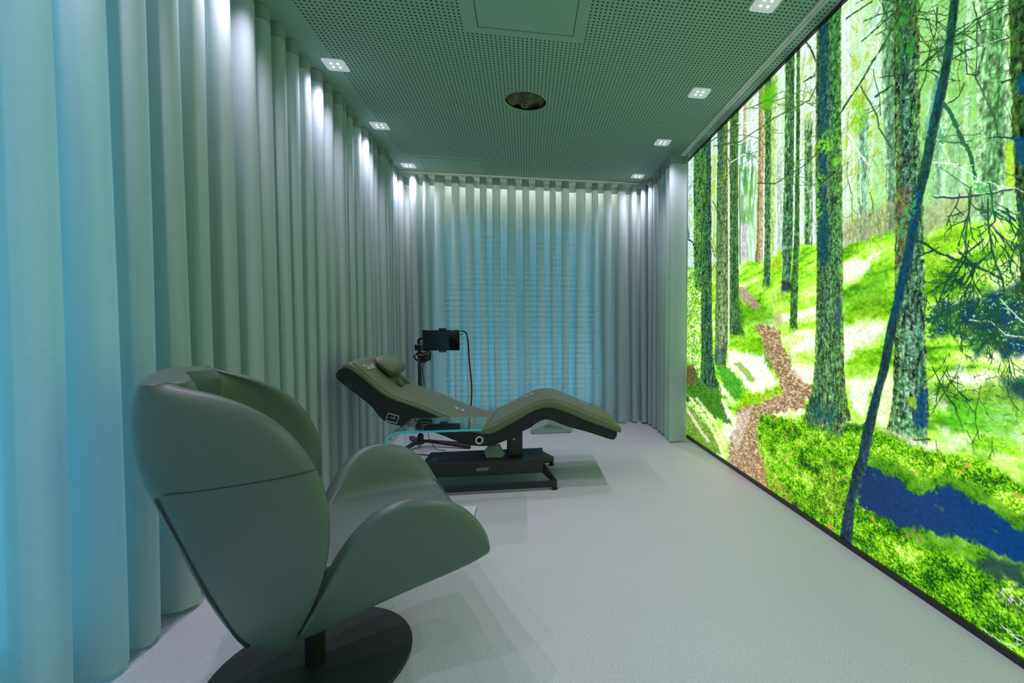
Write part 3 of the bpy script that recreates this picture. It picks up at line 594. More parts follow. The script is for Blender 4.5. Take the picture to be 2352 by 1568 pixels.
# ---------------------------------------------------------------- the room
YB, YF, XL, XR = 5.32, -1.6, -1.52, 1.66
bm = bmesh.new(); box(bm, XL-.1, XR+.1, YF-.1, YB+.1, -.1, 0); tag(obj('floor', bm, M['floor']), 'pale grey speckled linoleum floor', 'floor', kind='structure')
# ceiling with the round cut-out
HC, HR = (.010, 3.365), .150
bm = bmesh.new(); sq = .24; n = 48
def cpt(a, r_, z): return (HC[0]+math.cos(a)*r_, HC[1]+math.sin(a)*r_, z)
ri = [bm.verts.new(cpt(2*PI*i/n, HR, H)) for i in range(n)]; ru = [bm.verts.new(cpt(2*PI*i/n, HR, H+.013)) for i in range(n)]
ro = []
for i in range(n):
    a = 2*PI*i/n; c_, s_ = math.cos(a), math.sin(a); k = sq/max(abs(c_), abs(s_)); ro.append(bm.verts.new((HC[0]+c_*k, HC[1]+s_*k, H)))
for i in range(n):
    j = (i+1) % n; bm.faces.new([ri[i], ro[i], ro[j], ri[j]]); bm.faces.new([ri[i], ri[j], ru[j], ru[i]])
def quad(x0, x1, y0, y1): bm.faces.new([bm.verts.new(p) for p in [(x0, y0, H), (x0, y1, H), (x1, y1, H), (x1, y0, H)]])
quad(XL, HC[0]-sq, YF, YB); quad(HC[0]+sq, XR, YF, YB); quad(HC[0]-sq, HC[0]+sq, YF, HC[1]-sq); quad(HC[0]-sq, HC[0]+sq, HC[1]+sq, YB)
tag(obj('ceiling', bm, M['ceiling']), 'perforated plasterboard ceiling', 'ceiling', kind='structure')
boxobj('ceiling', XL-.1, XR+.1, YF-.1, YB+.1, H+.25, H+.35, M['wall'])['kind'] = 'structure'
def wall(name, parts):
    bm = bmesh.new()
    for p in parts: box(bm, *p)
    return tag(obj(name, bm, M['wall']), name.replace('_', ' '), 'wall', kind='structure')
HT = H+.25
# back wall with window opening
WX0, WX1, WZ0, WZ1 = -.99, .93, .12, 2.33
wall('wall_back', [(XL, XR, YB, YB+.1, 0, WZ0), (XL, XR, YB, YB+.1, WZ1, HT), (XL, WX0, YB, YB+.1, WZ0, WZ1), (WX1, XR, YB, YB+.1, WZ0, WZ1)])
# left wall with window opening near the viewer
LY0, LY1, LZ0, LZ1 = -1.2, 1.8, .05, 2.55
wall('wall_left', [(XL-.1, XL, LY1, YB, 0, HT), (XL-.1, XL, YF, LY0, 0, HT), (XL-.1, XL, LY0, LY1, 0, LZ0), (XL-.1, XL, LY0, LY1, LZ1, HT)])
wall('wall_right', [(XR, XR+.1, YF, YB, 0, HT)])
wall('wall_front', [(XL, XR, YF-.1, YF, 0, HT)])
def window(name, horiz, a0, a1, z0, z1, pos, label):
    w = empty(name, label, 'window', (0, 0, 0)); w['kind'] = 'structure'
    bm = bmesh.new(); t = .06
    def bar(u0, u1, v0, v1, d0=.02, d1=.07):
        if horiz: box(bm, u0, u1, pos+d0, pos+d1, v0, v1)
        else: box(bm, pos-d1, pos-d0, u0, u1, v0, v1)
    bar(a0, a1, z0, z0+t); bar(a0, a1, z1-t, z1); bar(a0, a0+t, z0, z1); bar(a1-t, a1, z0, z1); mid = (a0+a1)/2-.02
    bar(mid-.045, mid+.045, z0, z1)
    obj('window_frame', bm, M['winframe'], w)
    bm = bmesh.new()
    if horiz: box(bm, a0, a1, pos+.04, pos+.046, z0, z1)
    else: box(bm, pos-.046, pos-.04, a0, a1, z0, z1)
    obj('window_pane', bm, M['pane'], w)
    return w
w1 = window('window_1', True, WX0, WX1, WZ0, WZ1, YB, 'wide window behind the sheer back curtain')
bm = bmesh.new(); z = .14
while z < WZ1-.03:
    box(bm, WX0+.02, WX1-.02, YB+.085, YB+.10, z+.012, z+(.046 if z > .86 else .036)); z += .062
obj('shutter_slats', bm, M['shutter'], w1)
window('window_2', False, LY0, LY1, LZ0, LZ1, XL, 'tall window behind the left curtain near the viewer')
# perimeter shadow joint / plain edge trim at right, curtain track on the right of the ceiling
bm = bmesh.new()
for x0, x1 in ((1.468, 1.480), (1.494, 1.506)): box(bm, x0, x1, YF, 4.28, H-.006, H+.002)
box(bm, 1.480, 1.494, YF, 4.28, H-.002, H+.002)
tag(obj('curtain_track', bm, M['rail']), 'white twin-line curtain track let into the ceiling beside the forest wall', 'curtain track')
bm = bmesh.new(); box(bm, -1.30, 1.30, 5.02, 5.045, H-.004, H+.002); 
tag(obj('curtain_track', bm, M['rail']), 'white ceiling track carrying the back curtain', 'curtain track')
bm = bmesh.new(); box(bm, -1.30, 1.30, 5.12, 5.16, H-.008, H+.001)
# warm cove light between back curtain and wall
hm = empty('access_hatch', 'flush square hatch in the ceiling in front of the round opening', 'ceiling hatch', (0.012, 2.33, H))
bm = bmesh.new(); g_ = .0025
def frame_xy(bm, x0, x1, y0, y1, w, z0, z1):
    box(bm, x0, x1, y0, y0+w, z0, z1); box(bm, x0, x1, y1-w, y1, z0, z1); box(bm, x0, x0+w, y0, y1, z0, z1); box(bm, x1-w, x1, y0, y1, z0, z1)
frame_xy(bm, -.250, .275, 2.05, 2.575, .004, H-.0015, H+.001); obj('hatch_joint', bm, M['leather_seam'], hm)
boxobj('hatch_panel', -.246, .271, 2.054, 2.571, H-.0012, H+.012, M['ceiling_plain'], hm)
hm = empty('access_hatch', 'plain hatch panel in the ceiling corner beside the farthest left downlight', 'ceiling hatch', (-.72, 4.8, H))
bm = bmesh.new(); frame_xy(bm, -1.02, -.435, 4.60, 5.0, .003, H-.001, H+.001); obj('hatch_joint', bm, M['leather_seam'], hm)
boxobj('hatch_panel', -1.017, -.438, 4.603, 4.997, H-.0008, H+.012, M['ceiling_plain'], hm)
# round opening
op = empty('ceiling_opening', 'round open hole in the perforated ceiling with insulation showing', 'ceiling opening', (HC[0], HC[1], H))
bm = bmesh.new(); rows = []
for rr, zz in ((HR+.004, H+.0125), (HR+.03, H+.0125), (HR+.03, H+.2), (0.001, H+.2)): rows.append([cpt(2*PI*i/n, rr, zz) for i in range(n)])
grid(bm, rows, True); obj('void_lining', bm, M['plastic'], op)
bm = bmesh.new(); rows = []
for k in range(9):
    a = k/8*PI/2; rows.append([(HC[0]+math.cos(t)*(.001+.172*math.cos(a))+.006*math.sin(5*t+k), HC[1]+.006+math.sin(t)*(.001+.172*math.cos(a)), H+.065-.035*math.sin(a)+.02*math.sin(3*t+k*1.3)+.012*math.sin(7*t)) for t in [2*PI*i/40 for i in range(40)]])
grid(bm, rows, True); obj('insulation_wool', bm, M['wool'], op, smooth=True)
tube('loose_cable', [(.02, 3.42, H+.06), (-.02, 3.44, H+.022), (-.01, 3.47, H+.012), (.02, 3.475, H+.02), (.01, 3.45, H+.06)], .005, mat('tan_cable', (.35, .33, .16), .6), op)
bm = bmesh.new(); rows = [[cpt(2*PI*i/n, rr, zz) for i in range(n)] for rr, zz in ((HR-.001, H+.012), (HR-.001, H-.0015), (HR+.006, H-.0015), (HR+.006, H+.0005))]
grid(bm, rows, True); obj('rim', bm, M['ceiling_plain'], op, smooth=True)

# ---------------------------------------------------------------- downlights
def downlight(x, y, label, on=True, near=False):
    s = .066
    t = empty('downlight', label, 'ceiling lamp', (x, y, H), 'recessed square downlights')
    bm = bmesh.new(); pts = []
    for cx_, cy_, a0 in ((s-.02, s-.02, 0), (-s+.02, s-.02, 90), (-s+.02, -s+.02, 180), (s-.02, -s+.02, 270)):
        for k in range(5):
            a = math.radians(a0+k*22.5); pts.append((x+cx_+.02*math.cos(a), y+cy_+.02*math.sin(a)))
    a_ = [bm.verts.new((p[0], p[1], H-.004)) for p in pts]; b_ = [bm.verts.new((p[0], p[1], H+.001)) for p in pts]
    bm.faces.new(a_); bm.faces.new(list(reversed(b_)))
    for i in range(len(pts)): bm.faces.new([a_[i], a_[(i+1) % 20], b_[(i+1) % 20], b_[i]])
    bmesh.ops.recalc_face_normals(bm, faces=bm.faces); obj('cover_plate', bm, M['lamp_plate'], t)
    for dx in (-.02, .02):
        for dy in (-.02, .02):
            bm = bmesh.new(); cyl(bm, (x+dx, y+dy), .0055, H-.0055, H-.0038, 14); obj('led_lens', bm, M['led'], t)
    L = bpy.data.lights.new('downlight_beam', 'SPOT'); L.energy = LAMP_W; L.color = LAMP_C; L.spot_size = math.radians(125); L.spot_blend = 1.0; L.shadow_soft_size = .022
    lo = bpy.data.objects.new('downlight_beam', L); COL.objects.link(lo); lo.location = (x, y, H-.012)
    return t
LAMP_W = 28; LAMP_C = (1.0, .85, 1.08)
ordl = {4.85: 'farthest', 3.94: 'middle', 3.08: 'nearest visible'}
for y in (4.85, 3.94, 3.08, 2.2, 1.32, .44, -.44):
    downlight(-1.165, y, {4.85: 'square downlight beside the left curtain, the one in the far corner', 3.94: 'square downlight beside the left curtain, the middle of three', 3.08: 'square downlight beside the left curtain, the largest and nearest of three'}.get(y, 'square downlight of the left ceiling row, above and behind the picture edge'))
for y in (4.80, 3.90, 3.045, 2.16, 1.28, .40, -.48):
    downlight(1.212, y, {4.80: 'square downlight of the right row, the small one by the back curtain', 3.90: 'square downlight of the right row, second from the back curtain', 3.045: 'square downlight of the right row, level with the round ceiling opening', 2.16: 'square downlight of the right row cut by the top picture edge'}.get(y, 'square downlight of the right ceiling row, above and behind the picture edge'))

# ---------------------------------------------------------------- forest lightbox
fw = empty('forest_lightbox', 'wall-high backlit print of a mossy spruce forest with a winding path', 'backlit mural', (1.60, 1.5, 0))
Y0_, Y1_ = -1.4, 4.36
NX, NZ = MURAL_RES
inv = np.linspace(1/1.08, 1/Y1_, NX); cols_ = np.concatenate([np.linspace(Y0_, 1.06, 60), 1/inv])
zs_ = np.linspace(.028, ZTOP-.012, NZ)
SS, ZZ = np.meshgrid(cols_, zs_)
RGB = paint(SS, ZZ).reshape(-1, 3)
lin = np.where(RGB <= .04045, RGB/12.92, ((RGB+.055)/1.055)**2.4)
nc, nr = len(cols_), len(zs_)
co = np.empty((nr*nc, 3), np.float32); co[:, 0] = XW; co[:, 1] = SS.ravel(); co[:, 2] = ZZ.ravel()
i0 = (np.arange(nr-1)[:, None]*nc+np.arange(nc-1)[None, :]).ravel()
F = np.stack([i0, i0+nc, i0+nc+1, i0+1], 1).astype(np.int32)
me = bpy.data.meshes.new('forest_print'); me.vertices.add(len(co)); me.vertices.foreach_set('co', co.ravel())
me.loops.add(F.size); me.loops.foreach_set('vertex_index', F.ravel())
me.polygons.add(len(F)); me.polygons.foreach_set('loop_start', np.arange(0, F.size, 4, dtype=np.int32)); me.polygons.foreach_set('loop_total', np.full(len(F), 4, np.int32))
me.update(calc_edges=True)
at = me.color_attributes.new('print', 'FLOAT_COLOR', 'POINT'); at.data.foreach_set('color', np.concatenate([lin, np.ones((len(lin), 1))], 1).astype(np.float32).ravel())
pm_ = bpy.data.materials.new('backlit_forest_print'); pm_.use_nodes = True; nt = pm_.node_tree; nt.nodes.clear()
out = nt.nodes.new('ShaderNodeOutputMaterial'); em = nt.nodes.new('ShaderNodeEmission'); ca = nt.nodes.new('ShaderNodeAttribute'); ca.attribute_name = 'print'
gl = nt.nodes.new('ShaderNodeTexNoise'); gl.inputs['Scale'].default_value = 260; gl.inputs['Detail'].default_value = 1; tcn = nt.nodes.new('ShaderNodeTexCoord'); nt.links.new(tcn.outputs['Object'], gl.inputs['Vector'])
v1 = math_node(nt, 'MULTIPLY_ADD', gl.outputs['Fac'], .5, .75)
vm = nt.nodes.new('ShaderNodeVectorMath'); vm.operation = 'SCALE'; nt.links.new(ca.outputs['Color'], vm.inputs[0]); nt.links.new(v1, vm.inputs['Scale'])
nt.links.new(vm.outputs[0], em.inputs['Color']); em.inputs['Strength'].default_value = MURAL_E; nt.links.new(em.outputs[0], out.inputs[0])
pm_.cycles.emission_sampling = 'FRONT_BACK' if MURAL_NEE else 'NONE'
me.materials.append(pm_); po = bpy.data.objects.new('forest_print', me); COL.objects.link(po); po.parent = fw; po.matrix_parent_inverse = Matrix.Translation(-fw.location)
bm = bmesh.new()
box(bm, XW-.012, XW+.05, Y0_-.02, Y1_+.012, .0, .028); box(bm, XW-.012, XW+.05, Y0_-.02, Y1_+.012, H-.014, H-.001)
box(bm, XW-.012, XW+.05, Y1_, Y1_+.014, .028, H-.014); box(bm, XW-.012, XW+.05, Y0_-.02, Y0_, .028, H-.014); box(bm, XW+.02, XW+.05, Y0_, Y1_, .028, H-.014)
obj('lightbox_frame', bm, M['alu'], fw)

# ---------------------------------------------------------------- curtains
def curtain(name, path_pts, label, seed, mm, period=.175, amp=.055, z0=.018, flare=.02, header=.075, close=1.0, nz=26, ppf=14, jitter=.25, ph0=0.0, crests=None, ztop=None):
    """pleated cloth hung along a plan path; path_pts = [(x, y)], normal side = left of the direction of travel"""
    rd = random.Random(seed)
    P_ = [Vector((p[0], p[1], 0)) for p in path_pts]; L = [0]
    for a, b_ in zip(P_[:-1], P_[1:]): L.append(L[-1]+(b_-a).length)
    tot = L[-1]
    def at_(s):
        s = min(max(s, 0), tot-1e-6)
        for i in range(len(L)-1):
            if s <= L[i+1]:
                u = (s-L[i])/(L[i+1]-L[i]); return P_[i].lerp(P_[i+1], u), (P_[i+1]-P_[i]).normalized()
    if crests is None:
        crests = []; s = -period*.5
        while s < tot+period: crests.append(s+rd.uniform(-jitter, jitter)*period*.5); s += period
    A = [amp*rd.uniform(.75, 1.2) for _ in crests]; ph = [rd.uniform(0, 6.28) for _ in crests]
    z1 = ztop or H-.004
    zz = [z0, z0+.02, z0+.05]+[z0+.08+(z1-header-z0-.08)*k/(nz-1) for k in range(nz)]
    zh = [z1-header, z1-header*.5, z1]
    svals = []
    for i in range(len(crests)-1):
        for k in range(ppf): svals.append((i, k/ppf, crests[i]+(crests[i+1]-crests[i])*k/ppf))
    svals = [s for s in svals if 0 <= s[2] <= tot]
    def pt(i, u, s, z):
        p, t = at_(s); nrm = Vector((-t.y, t.x, 0))
        f = (z1-z)/(z1-z0)
        a_ = A[i]*(1-u)+A[min(i+1, len(A)-1)]*u
        w = math.cos(2*PI*u); w = w*(1+.18*(1-w*w))
        off = a_*w*(1+flare*8*f*f*.5)
        # omega shape: shift along the path so crests are wider than the neck
        sh = .125*(crests[i+1]-crests[i])*math.sin(4*PI*u)
        drift = (.012*math.sin(2.1*f+ph[i])*(1-u)+.012*math.sin(2.1*f+ph[min(i+1, len(ph)-1)])*u)*f*2
        fine = .0025*math.sin(14*u+ph[i]+3*f)*f
        q = p+nrm*(off+fine+.004*f*math.sin(ph[i]*3+u*3))+t*(sh+drift)
        dz = (.006*math.sin(ph[i]+u*5)) if z < z0+.03 else 0
        return Vector((q.x, q.y, z+dz))
    root = empty(name, label, 'curtain', (P_[0].x, P_[0].y, 0))
    bm = bmesh.new(); grid(bm, [[pt(*s, z) for s in svals] for z in zz]); obj('curtain_cloth', bm, mm, root, smooth=True)
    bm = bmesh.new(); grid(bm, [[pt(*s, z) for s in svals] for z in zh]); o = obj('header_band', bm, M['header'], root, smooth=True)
    return root
XC = -1.362
cr_ = CRESTS
first = []; s = cr_[0]-.177
while s > -1.5: first.insert(0, s); s -= .177
allc = [c-.042+1.5 for c in first+cr_]
# travel +Y from the camera end: left normal = -X, so reverse sign by travelling with crests toward +X
def mirrored(pts): return pts
curtain('left_curtain' if False else 'wall_curtain', [(XC, -1.5), (XC, 5.08)], 'long pale linen curtain hanging in deep folds along the left wall', 11, M['curtain'], crests=allc, amp=-.082, flare=.004)
pth = [(-1.33, 5.03), (1.20, 5.03)]
for k in range(1, 8):
    a = PI/2-k/8*PI/2; pth.append((1.20+.24*math.cos(a), 4.79+.24*math.sin(a)))
pth += [(1.44, 4.79), (1.41, 4.0)]
curtain('window_curtain', pth, 'sheer curtain across the far window, turning the corner beside the forest print', 23, M['sheer'], period=.15, amp=.078, flare=.0, jitter=.45, ztop=H-.045)

# ---------------------------------------------------------------- lounge chair (foreground)
CH = Vector((-.68, 1.55, 0)); ang = math.radians(24)
Fv = Vector((math.cos(ang), math.sin(ang), 0)); Rv = Vector((math.sin(ang), -math.cos(ang), 0))
def cw(u, v, z): return CH+Fv*u+Rv*v+Vector((0, 0, z))
ch = empty('lounge_chair', 'sage green leather swivel armchair with winged back on a round dark base', 'armchair', tuple(CH))
def interp(tab, z):
    tab = sorted(tab)
    if z <= tab[0][0]: return tab[0][1:]
    for a, b_ in zip(tab[:-1], tab[1:]):
        if z <= b_[0]:
            t = (z-a[0])/(b_[0]-a[0]); return tuple(x*(1-t)+y*t for x, y in zip(a[1:], b_[1:]))
    return tab[-1][1:]
def smooth_tab(tab):
    P_ = catmull([(t[0], *t[1:], 0)[:3] if len(t) == 2 else t[:3] for t in tab], 6); return P_
# z, u back, v corner
back_c = [(.165, -.10, .10), (.175, -.131, .12), (.215, -.177, .14), (.27, -.202, .16), (.401, -.246, .20), (.553, -.285, .24), (.679, -.321, .27), (.767, -.347, .28), (.837, -.353, .285), (.896, -.353, .285), (.94, -.347, .28), (.96, -.335, .27)]
back_e = [(.165, -.075, .14), (.199, -.068, .17), (.32, -.024, .28), (.423, .006, .34), (.49, .021, .37), (.572, .028, .38), (.639, .026, .38), (.706, .012, .37), (.774, -.016, .36), (.836, -.058, .34), (.882, -.104, .325), (.911, -.151, .31), (.939, -.205, .29), (.95, -.27, .275), (.96, -.30, .268)]
def shell_row(z, lift=0.0):
    ub, vc = interp(back_c, z); uf, vf = interp(back_e, z)
    C0 = (ub-.014, 0); C1 = (ub-.010, vc*.5); C2 = (ub-.006, vc*.90); C3 = (ub+.040*min(1, (uf-ub)/.2), vc+(vf-vc)*.12+.008)
    E = (uf+.016, vf+.004); m1 = (C3[0]+(E[0]-C3[0])*.38, C3[1]+(E[1]-C3[1])*.42+.012); m2 = (C3[0]+(E[0]-C3[0])*.74, C3[1]+(E[1]-C3[1])*.78+.012)
    o_ = [C0, C1, C2, C3, m1, m2, E]
    kk = min(1, max(0, (z-.30)/.2)); k2 = min(1, max(0, (z-.70)/.2))
    tk = [.060+.012*kk, .082+.02*kk+.012*k2, .080+.02*kk+.025*k2, .066+.025*k2, .056+.01*k2, .056, .050]
    n_ = [(1, 0), (1, 0), (.95, -.3), (.62, -.78), (.22, -.97), (.08, -1), (-.05, -1)]
    if uf-ub < .12: n_ = [(1, 0)]*2+[(.95, -.3), (.85, -.5), (.7, -.7), (.6, -.8), (.4, -.9)]; tk = [t*.75 for t in tk]
    i_ = [(p[0]+n[0]*t, p[1]+n[1]*t) for p, n, t in zip(o_, n_, tk)]
    i_[0] = (i_[0][0], 0)
    return o_, i_
zs_b = [.160, .19, .25, .34, .45, .56, .66, .74, .81, .865, .905, .940, .962, .972]
bm = bmesh.new(); cl = bm.edges.layers.float.new('crease_edge'); OUT, INN = [], []
for z in zs_b:
    o_, i_ = shell_row(z)
    full = lambda L_: [(u, -v) for u, v in reversed(L_[1:])]+list(L_)
    kz = max(0, (z-.86)/.098)
    OUT.append([bm.verts.new(cw(u, v, z+.014*kz*(1-min(1, abs(v)/.3)**2))) for u, v in full(o_)])
    INN.append([bm.verts.new(cw(u, v, z+.014*kz*(1-min(1, abs(v)/.3)**2)-.010*kz)) for u, v in full(i_)])
nj = len(OUT[0]); nk = len(zs_b)
for k in range(nk-1):
    for j in range(nj-1):
        bm.faces.new([OUT[k][j], OUT[k][j+1], OUT[k+1][j+1], OUT[k+1][j]]); bm.faces.new([INN[k][j], INN[k+1][j], INN[k+1][j+1], INN[k][j+1]])
    bm.faces.new([OUT[k][0], OUT[k+1][0], INN[k+1][0], INN[k][0]]); bm.faces.new([OUT[k][-1], INN[k][-1], INN[k+1][-1], OUT[k+1][-1]])
for j in range(nj-1):
    bm.faces.new([OUT[0][j], INN[0][j], INN[0][j+1], OUT[0][j+1]]); bm.faces.new([OUT[-1][j], OUT[-1][j+1], INN[-1][j+1], INN[-1][j]])
mid_ = nj//2
for k in range(6, nk-1):
    e_ = bm.edges.get((INN[k][mid_], INN[k+1][mid_])); e_[cl] = .9
bmesh.ops.recalc_face_normals(bm, faces=bm.faces)
o = obj('backrest', bm, M['leather'], ch, smooth=True)
sd = o.modifiers.new('s', 'SUBSURF'); sd.levels = sd.render_levels = 3
# outer seams along the corner of the back panel
for sgn in (1, -1):
    pts = []
    for k in range(15):
        z = .21+(.70-.21)*k/14; o_, i_ = shell_row(z); p = cw(o_[2][0]*.5+o_[3][0]*.5, sgn*(o_[2][1]*.5+o_[3][1]*.5), z); nrm = (Fv*-.75+Rv*sgn*.66).normalized(); pts.append(p-nrm*.006)
    tube('back_seam', pts, .007, M['leather_seam'], ch, k=2, n=8)
# seat shell with two arm petals
st_u = [-.055, -.025, .017, .057, .108, .16, .237, .319, .381, .427, .452, .462]
def seat_prof(u):
    zb = interp([(-.06, .175), (.017, .21), (.1, .25), (.2, .30), (.3, .335), (.4, .36), (.47, .38)], u)[0]
    zl = interp([(-.055, .168), (-.037, .174), (.017, .206), (.08, .250), (.164, .304), (.298, .349), (.402, .376), (.443, .388), (.465, .40)], u)[0]   # lower outer edge
    vl = interp([(-.055, .11), (-.037, .13), (.017, .18), (.08, .24), (.164, .30), (.298, .35), (.402, .37), (.465, .365)], u)[0]
    za = interp([(-.055, .215), (-.025, .290), (.017, .405), (.057, .498), (.108, .568), (.16, .610), (.237, .622), (.319, .604), (.381, .566), (.427, .512), (.452, .465), (.462, .440)], u)[0]
    va = interp([(-.055, .165), (-.025, .24), (.017, .30), (.057, .335), (.108, .358), (.16, .373), (.237, .382), (.319, .386), (.381, .386), (.427, .384), (.462, .376)], u)[0]
    return zb, zl, vl, za, va
bm = bmesh.new(); rings = []
for u in st_u:
    zb, zl, vl, za, va = seat_prof(u)
    vi = max(va-.062, .05); zs = min(.415, za-.015)
    o1 = [(0, zb), (vl*.5, zb+(zl-zb)*.35), (vl*.9, zl-.012), (vl+.012, zl+.012), (vl+(va-vl)*.5+.012, (zl+za)/2), (va+.004, za-.035), (va-.008, za-.008), (va-.030, za), (va-.052, za-.012), (vi-.01, za-.045 if za-.045 > zs else zs+.005), (vi-.03, (za+zs)/2 if (za+zs)/2 > zs else zs), (vi-.05, zs), (vi*.4, zs), (0, zs)]
    ring = [cw(u, v, z) for v, z in o1]+[cw(u, -v, z) for v, z in reversed(o1[1:-1])]
    rings.append(ring)
V = grid(bm, rings, True)
bm.faces.new(list(reversed(V[0]))); bm.faces.new(V[-1]); bmesh.ops.recalc_face_normals(bm, faces=bm.faces)
o = obj('seat_shell', bm, M['leather'], ch, smooth=True); sd = o.modifiers.new('s', 'SUBSURF'); sd.levels = sd.render_levels = 2
# seat cushion
bm = bmesh.new(); rows = []
for k in range(17):
    u = -.20+k/16*.64; row = []
    w = interp([(-.20, .15), (-.1, .20), (0, .25), (.127, .295), (.3, .315), (.44, .31)], u)[0]
    for j in range(17):
        t = -1+j/8; dome = .018*(1-t*t); endd = -.02*max(0, (u-.36)/.08)**2
        row.append(cw(u, t*w, .424+dome+endd+.012*math.cos((u-.1)*4)))
    rows.append(row)
V = grid(bm, rows); r = bmesh.ops.extrude_face_region(bm, geom=list(bm.faces)); bmesh.ops.translate(bm, verts=[g for g in r['geom'] if isinstance(g, bmesh.types.BMVert)], vec=(0, 0, -.032))
bmesh.ops.recalc_face_normals(bm, faces=bm.faces)
bevel(obj('seat_cushion', bm, M['leather'], ch), .014, 4, 40)
bm = bmesh.new(); cyl(bm, (CH.x, CH.y), .029, .014, .26, 40); obj('post', bm, M['post'], ch, smooth=False); 
bm = bmesh.new(); cyl(bm, (CH.x, CH.y), .292, .0, .014, 96); bevel(obj('round_base', bm, M['disc'], ch), .004, 2)
# headrest crease inside the back
tube('headrest_seam', [cw(shell_row(z)[1][0][0]-.002, 0, z) for z in (.93, .90, .86, .80, .74)], .0025, M['leather_seam'], ch)
pts = []
for k in range(13):
    t = k/12; u0, v0 = interp(back_e, .735); ub, vc = interp(back_c, .715); o_ = [shell_row(.712+.03*t)[0][q_] for q_ in (3, 4, 5, 6)]; cc_ = catmull([(a, b_, 0) for a, b_ in o_], 4); q_ = cc_[k]; pts.append(cw(q_.x, q_.y-.003, .712+.03*t))
tube('wing_seam', pts, .0016, M['leather_seam'], ch, k=2, n=6)

# ---------------------------------------------------------------- massage recliner
YN, YF2 = 3.05, 3.67
mr = empty('massage_recliner', 'contoured massage lounger with olive padding on a black pedestal', 'recliner', (-.25, 3.3, 0))
T = [(-1.150, .862), (-1.108, .883), (-1.03, .821), (-.92, .712), (-.84, .654), (-.676, .589), (-.544, .524), (-.375, .456), (-.289, .436), (-.202, .462), (-.07, .527), (.064, .591), (.154, .607), (.244, .591), (.428, .512), (.569, .452), (.635, .420), (.662, .397)]
Bt = [(-1.146, .842), (-1.078, .813), (-.928, .682), (-.856, .637), (-.677, .563), (-.55, .502), (-.46, .452), (-.37, .412), (-.332, .400), (-.246, .386), (-.176, .41), (-.044, .481), (.064, .538), (.153, .553), (.244, .527), (.428, .448), (.60, .380), (.650, .360)]
Dn = [(-1.188, .806), (-1.173, .764), (-1.033, .642), (-.978, .589), (-.907, .50), (-.801, .458), (-.587, .405), (-.461, .349), (-.376, .318), (-.29, .306), (-.212, .312), (-.124, .344), (-.026, .395), (.027, .418), (.081, .455), (.153, .47), (.29, .415), (.428, .373), (.588, .316), (.621, .329), (.630, .362)]
def resample(pts, n):
    c = catmull([(p[0], p[1], 0) for p in pts], 12); L = [0]
    for a, b_ in zip(c[:-1], c[1:]): L.append(L[-1]+(b_-a).length)
    out = []
    for i in range(n):
        s = L[-1]*i/(n-1)
        for j in range(len(L)-1):
            if s <= L[j+1]+1e-9:
                u = (s-L[j])/max(L[j+1]-L[j], 1e-9); q = c[j].lerp(c[j+1], u); out.append((q.x, q.y)); break
    return out
# pad: loft of cross-sections (rounded rectangle with a slight crown)
nS = 90; tt = resample(T, nS); bb = resample(Bt, nS); bm = bmesh.new(); rings = []
for i, ((tx, tz), (bx, bz)) in enumerate(zip(tt, bb)):
    sec = []; n_ = Vector((tx-bx, 0, tz-bz)); 
    e_ = {0: .25, 1: .6, 2: .85, nS-2: .97, nS-1: .80}.get(i, 1.0)
    cx_, cz_ = (tx+bx)/2, (tz+bz)/2
    def q(y, h): 
        hh = .5+(h-.5)*e_; return Vector((bx+n_.x*hh, y, bz+n_.z*hh))
    yy0, yy1 = YN-.004, YF2+.004; W_ = yy1-yy0
    top = [(0, .55), (.004, .80), (.014, .93), (.03, .985)]
    for dy, h in [(0, 0), (0, .3)]+top: sec.append(q(yy0+dy, h))
    for k in range(1, 12):
        t = k/12; y = yy0+.03+(W_-.06)*t; sec.append(q(y, 1.0+.14*math.sin(t*PI)))
    for dy, h in reversed([(0, 0), (0, .3)]+top): sec.append(q(yy1-dy, h))
    rings.append(sec)
V = grid(bm, rings, True); bm.faces.new(list(reversed(V[0]))); bm.faces.new(V[-1]); bmesh.ops.recalc_face_normals(bm, faces=bm.faces)
PAD = obj('padding', bm, M['olive'], mr, smooth=True)
# piping seam along the near upper edge and the hip seam
pip = [(x, YN+.010, z+.0015) for (x, z) in tt[3:-3]]
tube('piping', pip, .0022, M['olive'], mr, k=1, n=6, smooth_path=False)
def surf(x, y):
    best = min(range(nS), key=lambda i: abs(tt[i][0]-x)); j = min(best+1, nS-1); i = max(best-1, 0)
    tan = Vector((tt[j][0]-tt[i][0], 0, tt[j][1]-tt[i][1])).normalized(); nrm = Vector((-tan.z, 0, tan.x))
    t = (y-YN-.03)/(YF2-YN-.06); th = math.hypot(tt[best][0]-bb[best][0], tt[best][1]-bb[best][1])
    return Vector((tt[best][0], y, tt[best][1]))+nrm*(th*.14*math.sin(max(0, min(1, t))*PI)+.0008), tan, nrm
for xs_ in ((-.262, -.20),):
    pts = [surf(xs_[0]+(xs_[1]-xs_[0])*k/10, YN+.03+(YF2-YN-.06)*k/10)[0] for k in range(11)]; tube('hip_seam', pts, .0022, M['olive_dark'], mr, k=2, n=6)
dd = resample(Dn, 80); bt2 = [(-1.188, .806), (-1.165, .835)]+[p for p in resample(Bt, 80) if p[0] < .600]+[(.618, .374)]
side = dd+list(reversed(bt2[1:]))
for y0, y1 in ((YN, YN+.025), (YF2-.025, YF2)):
    bm = bmesh.new(); extrude_xz(bm, side, y0, y1); bevel(obj('side_panel', bm, M['black_panel'], mr), .003, 2, 50)
def shrink(pts, k):
    out = []
    for (dx, dz) in pts: out.append((dx, dz+k))
    return out
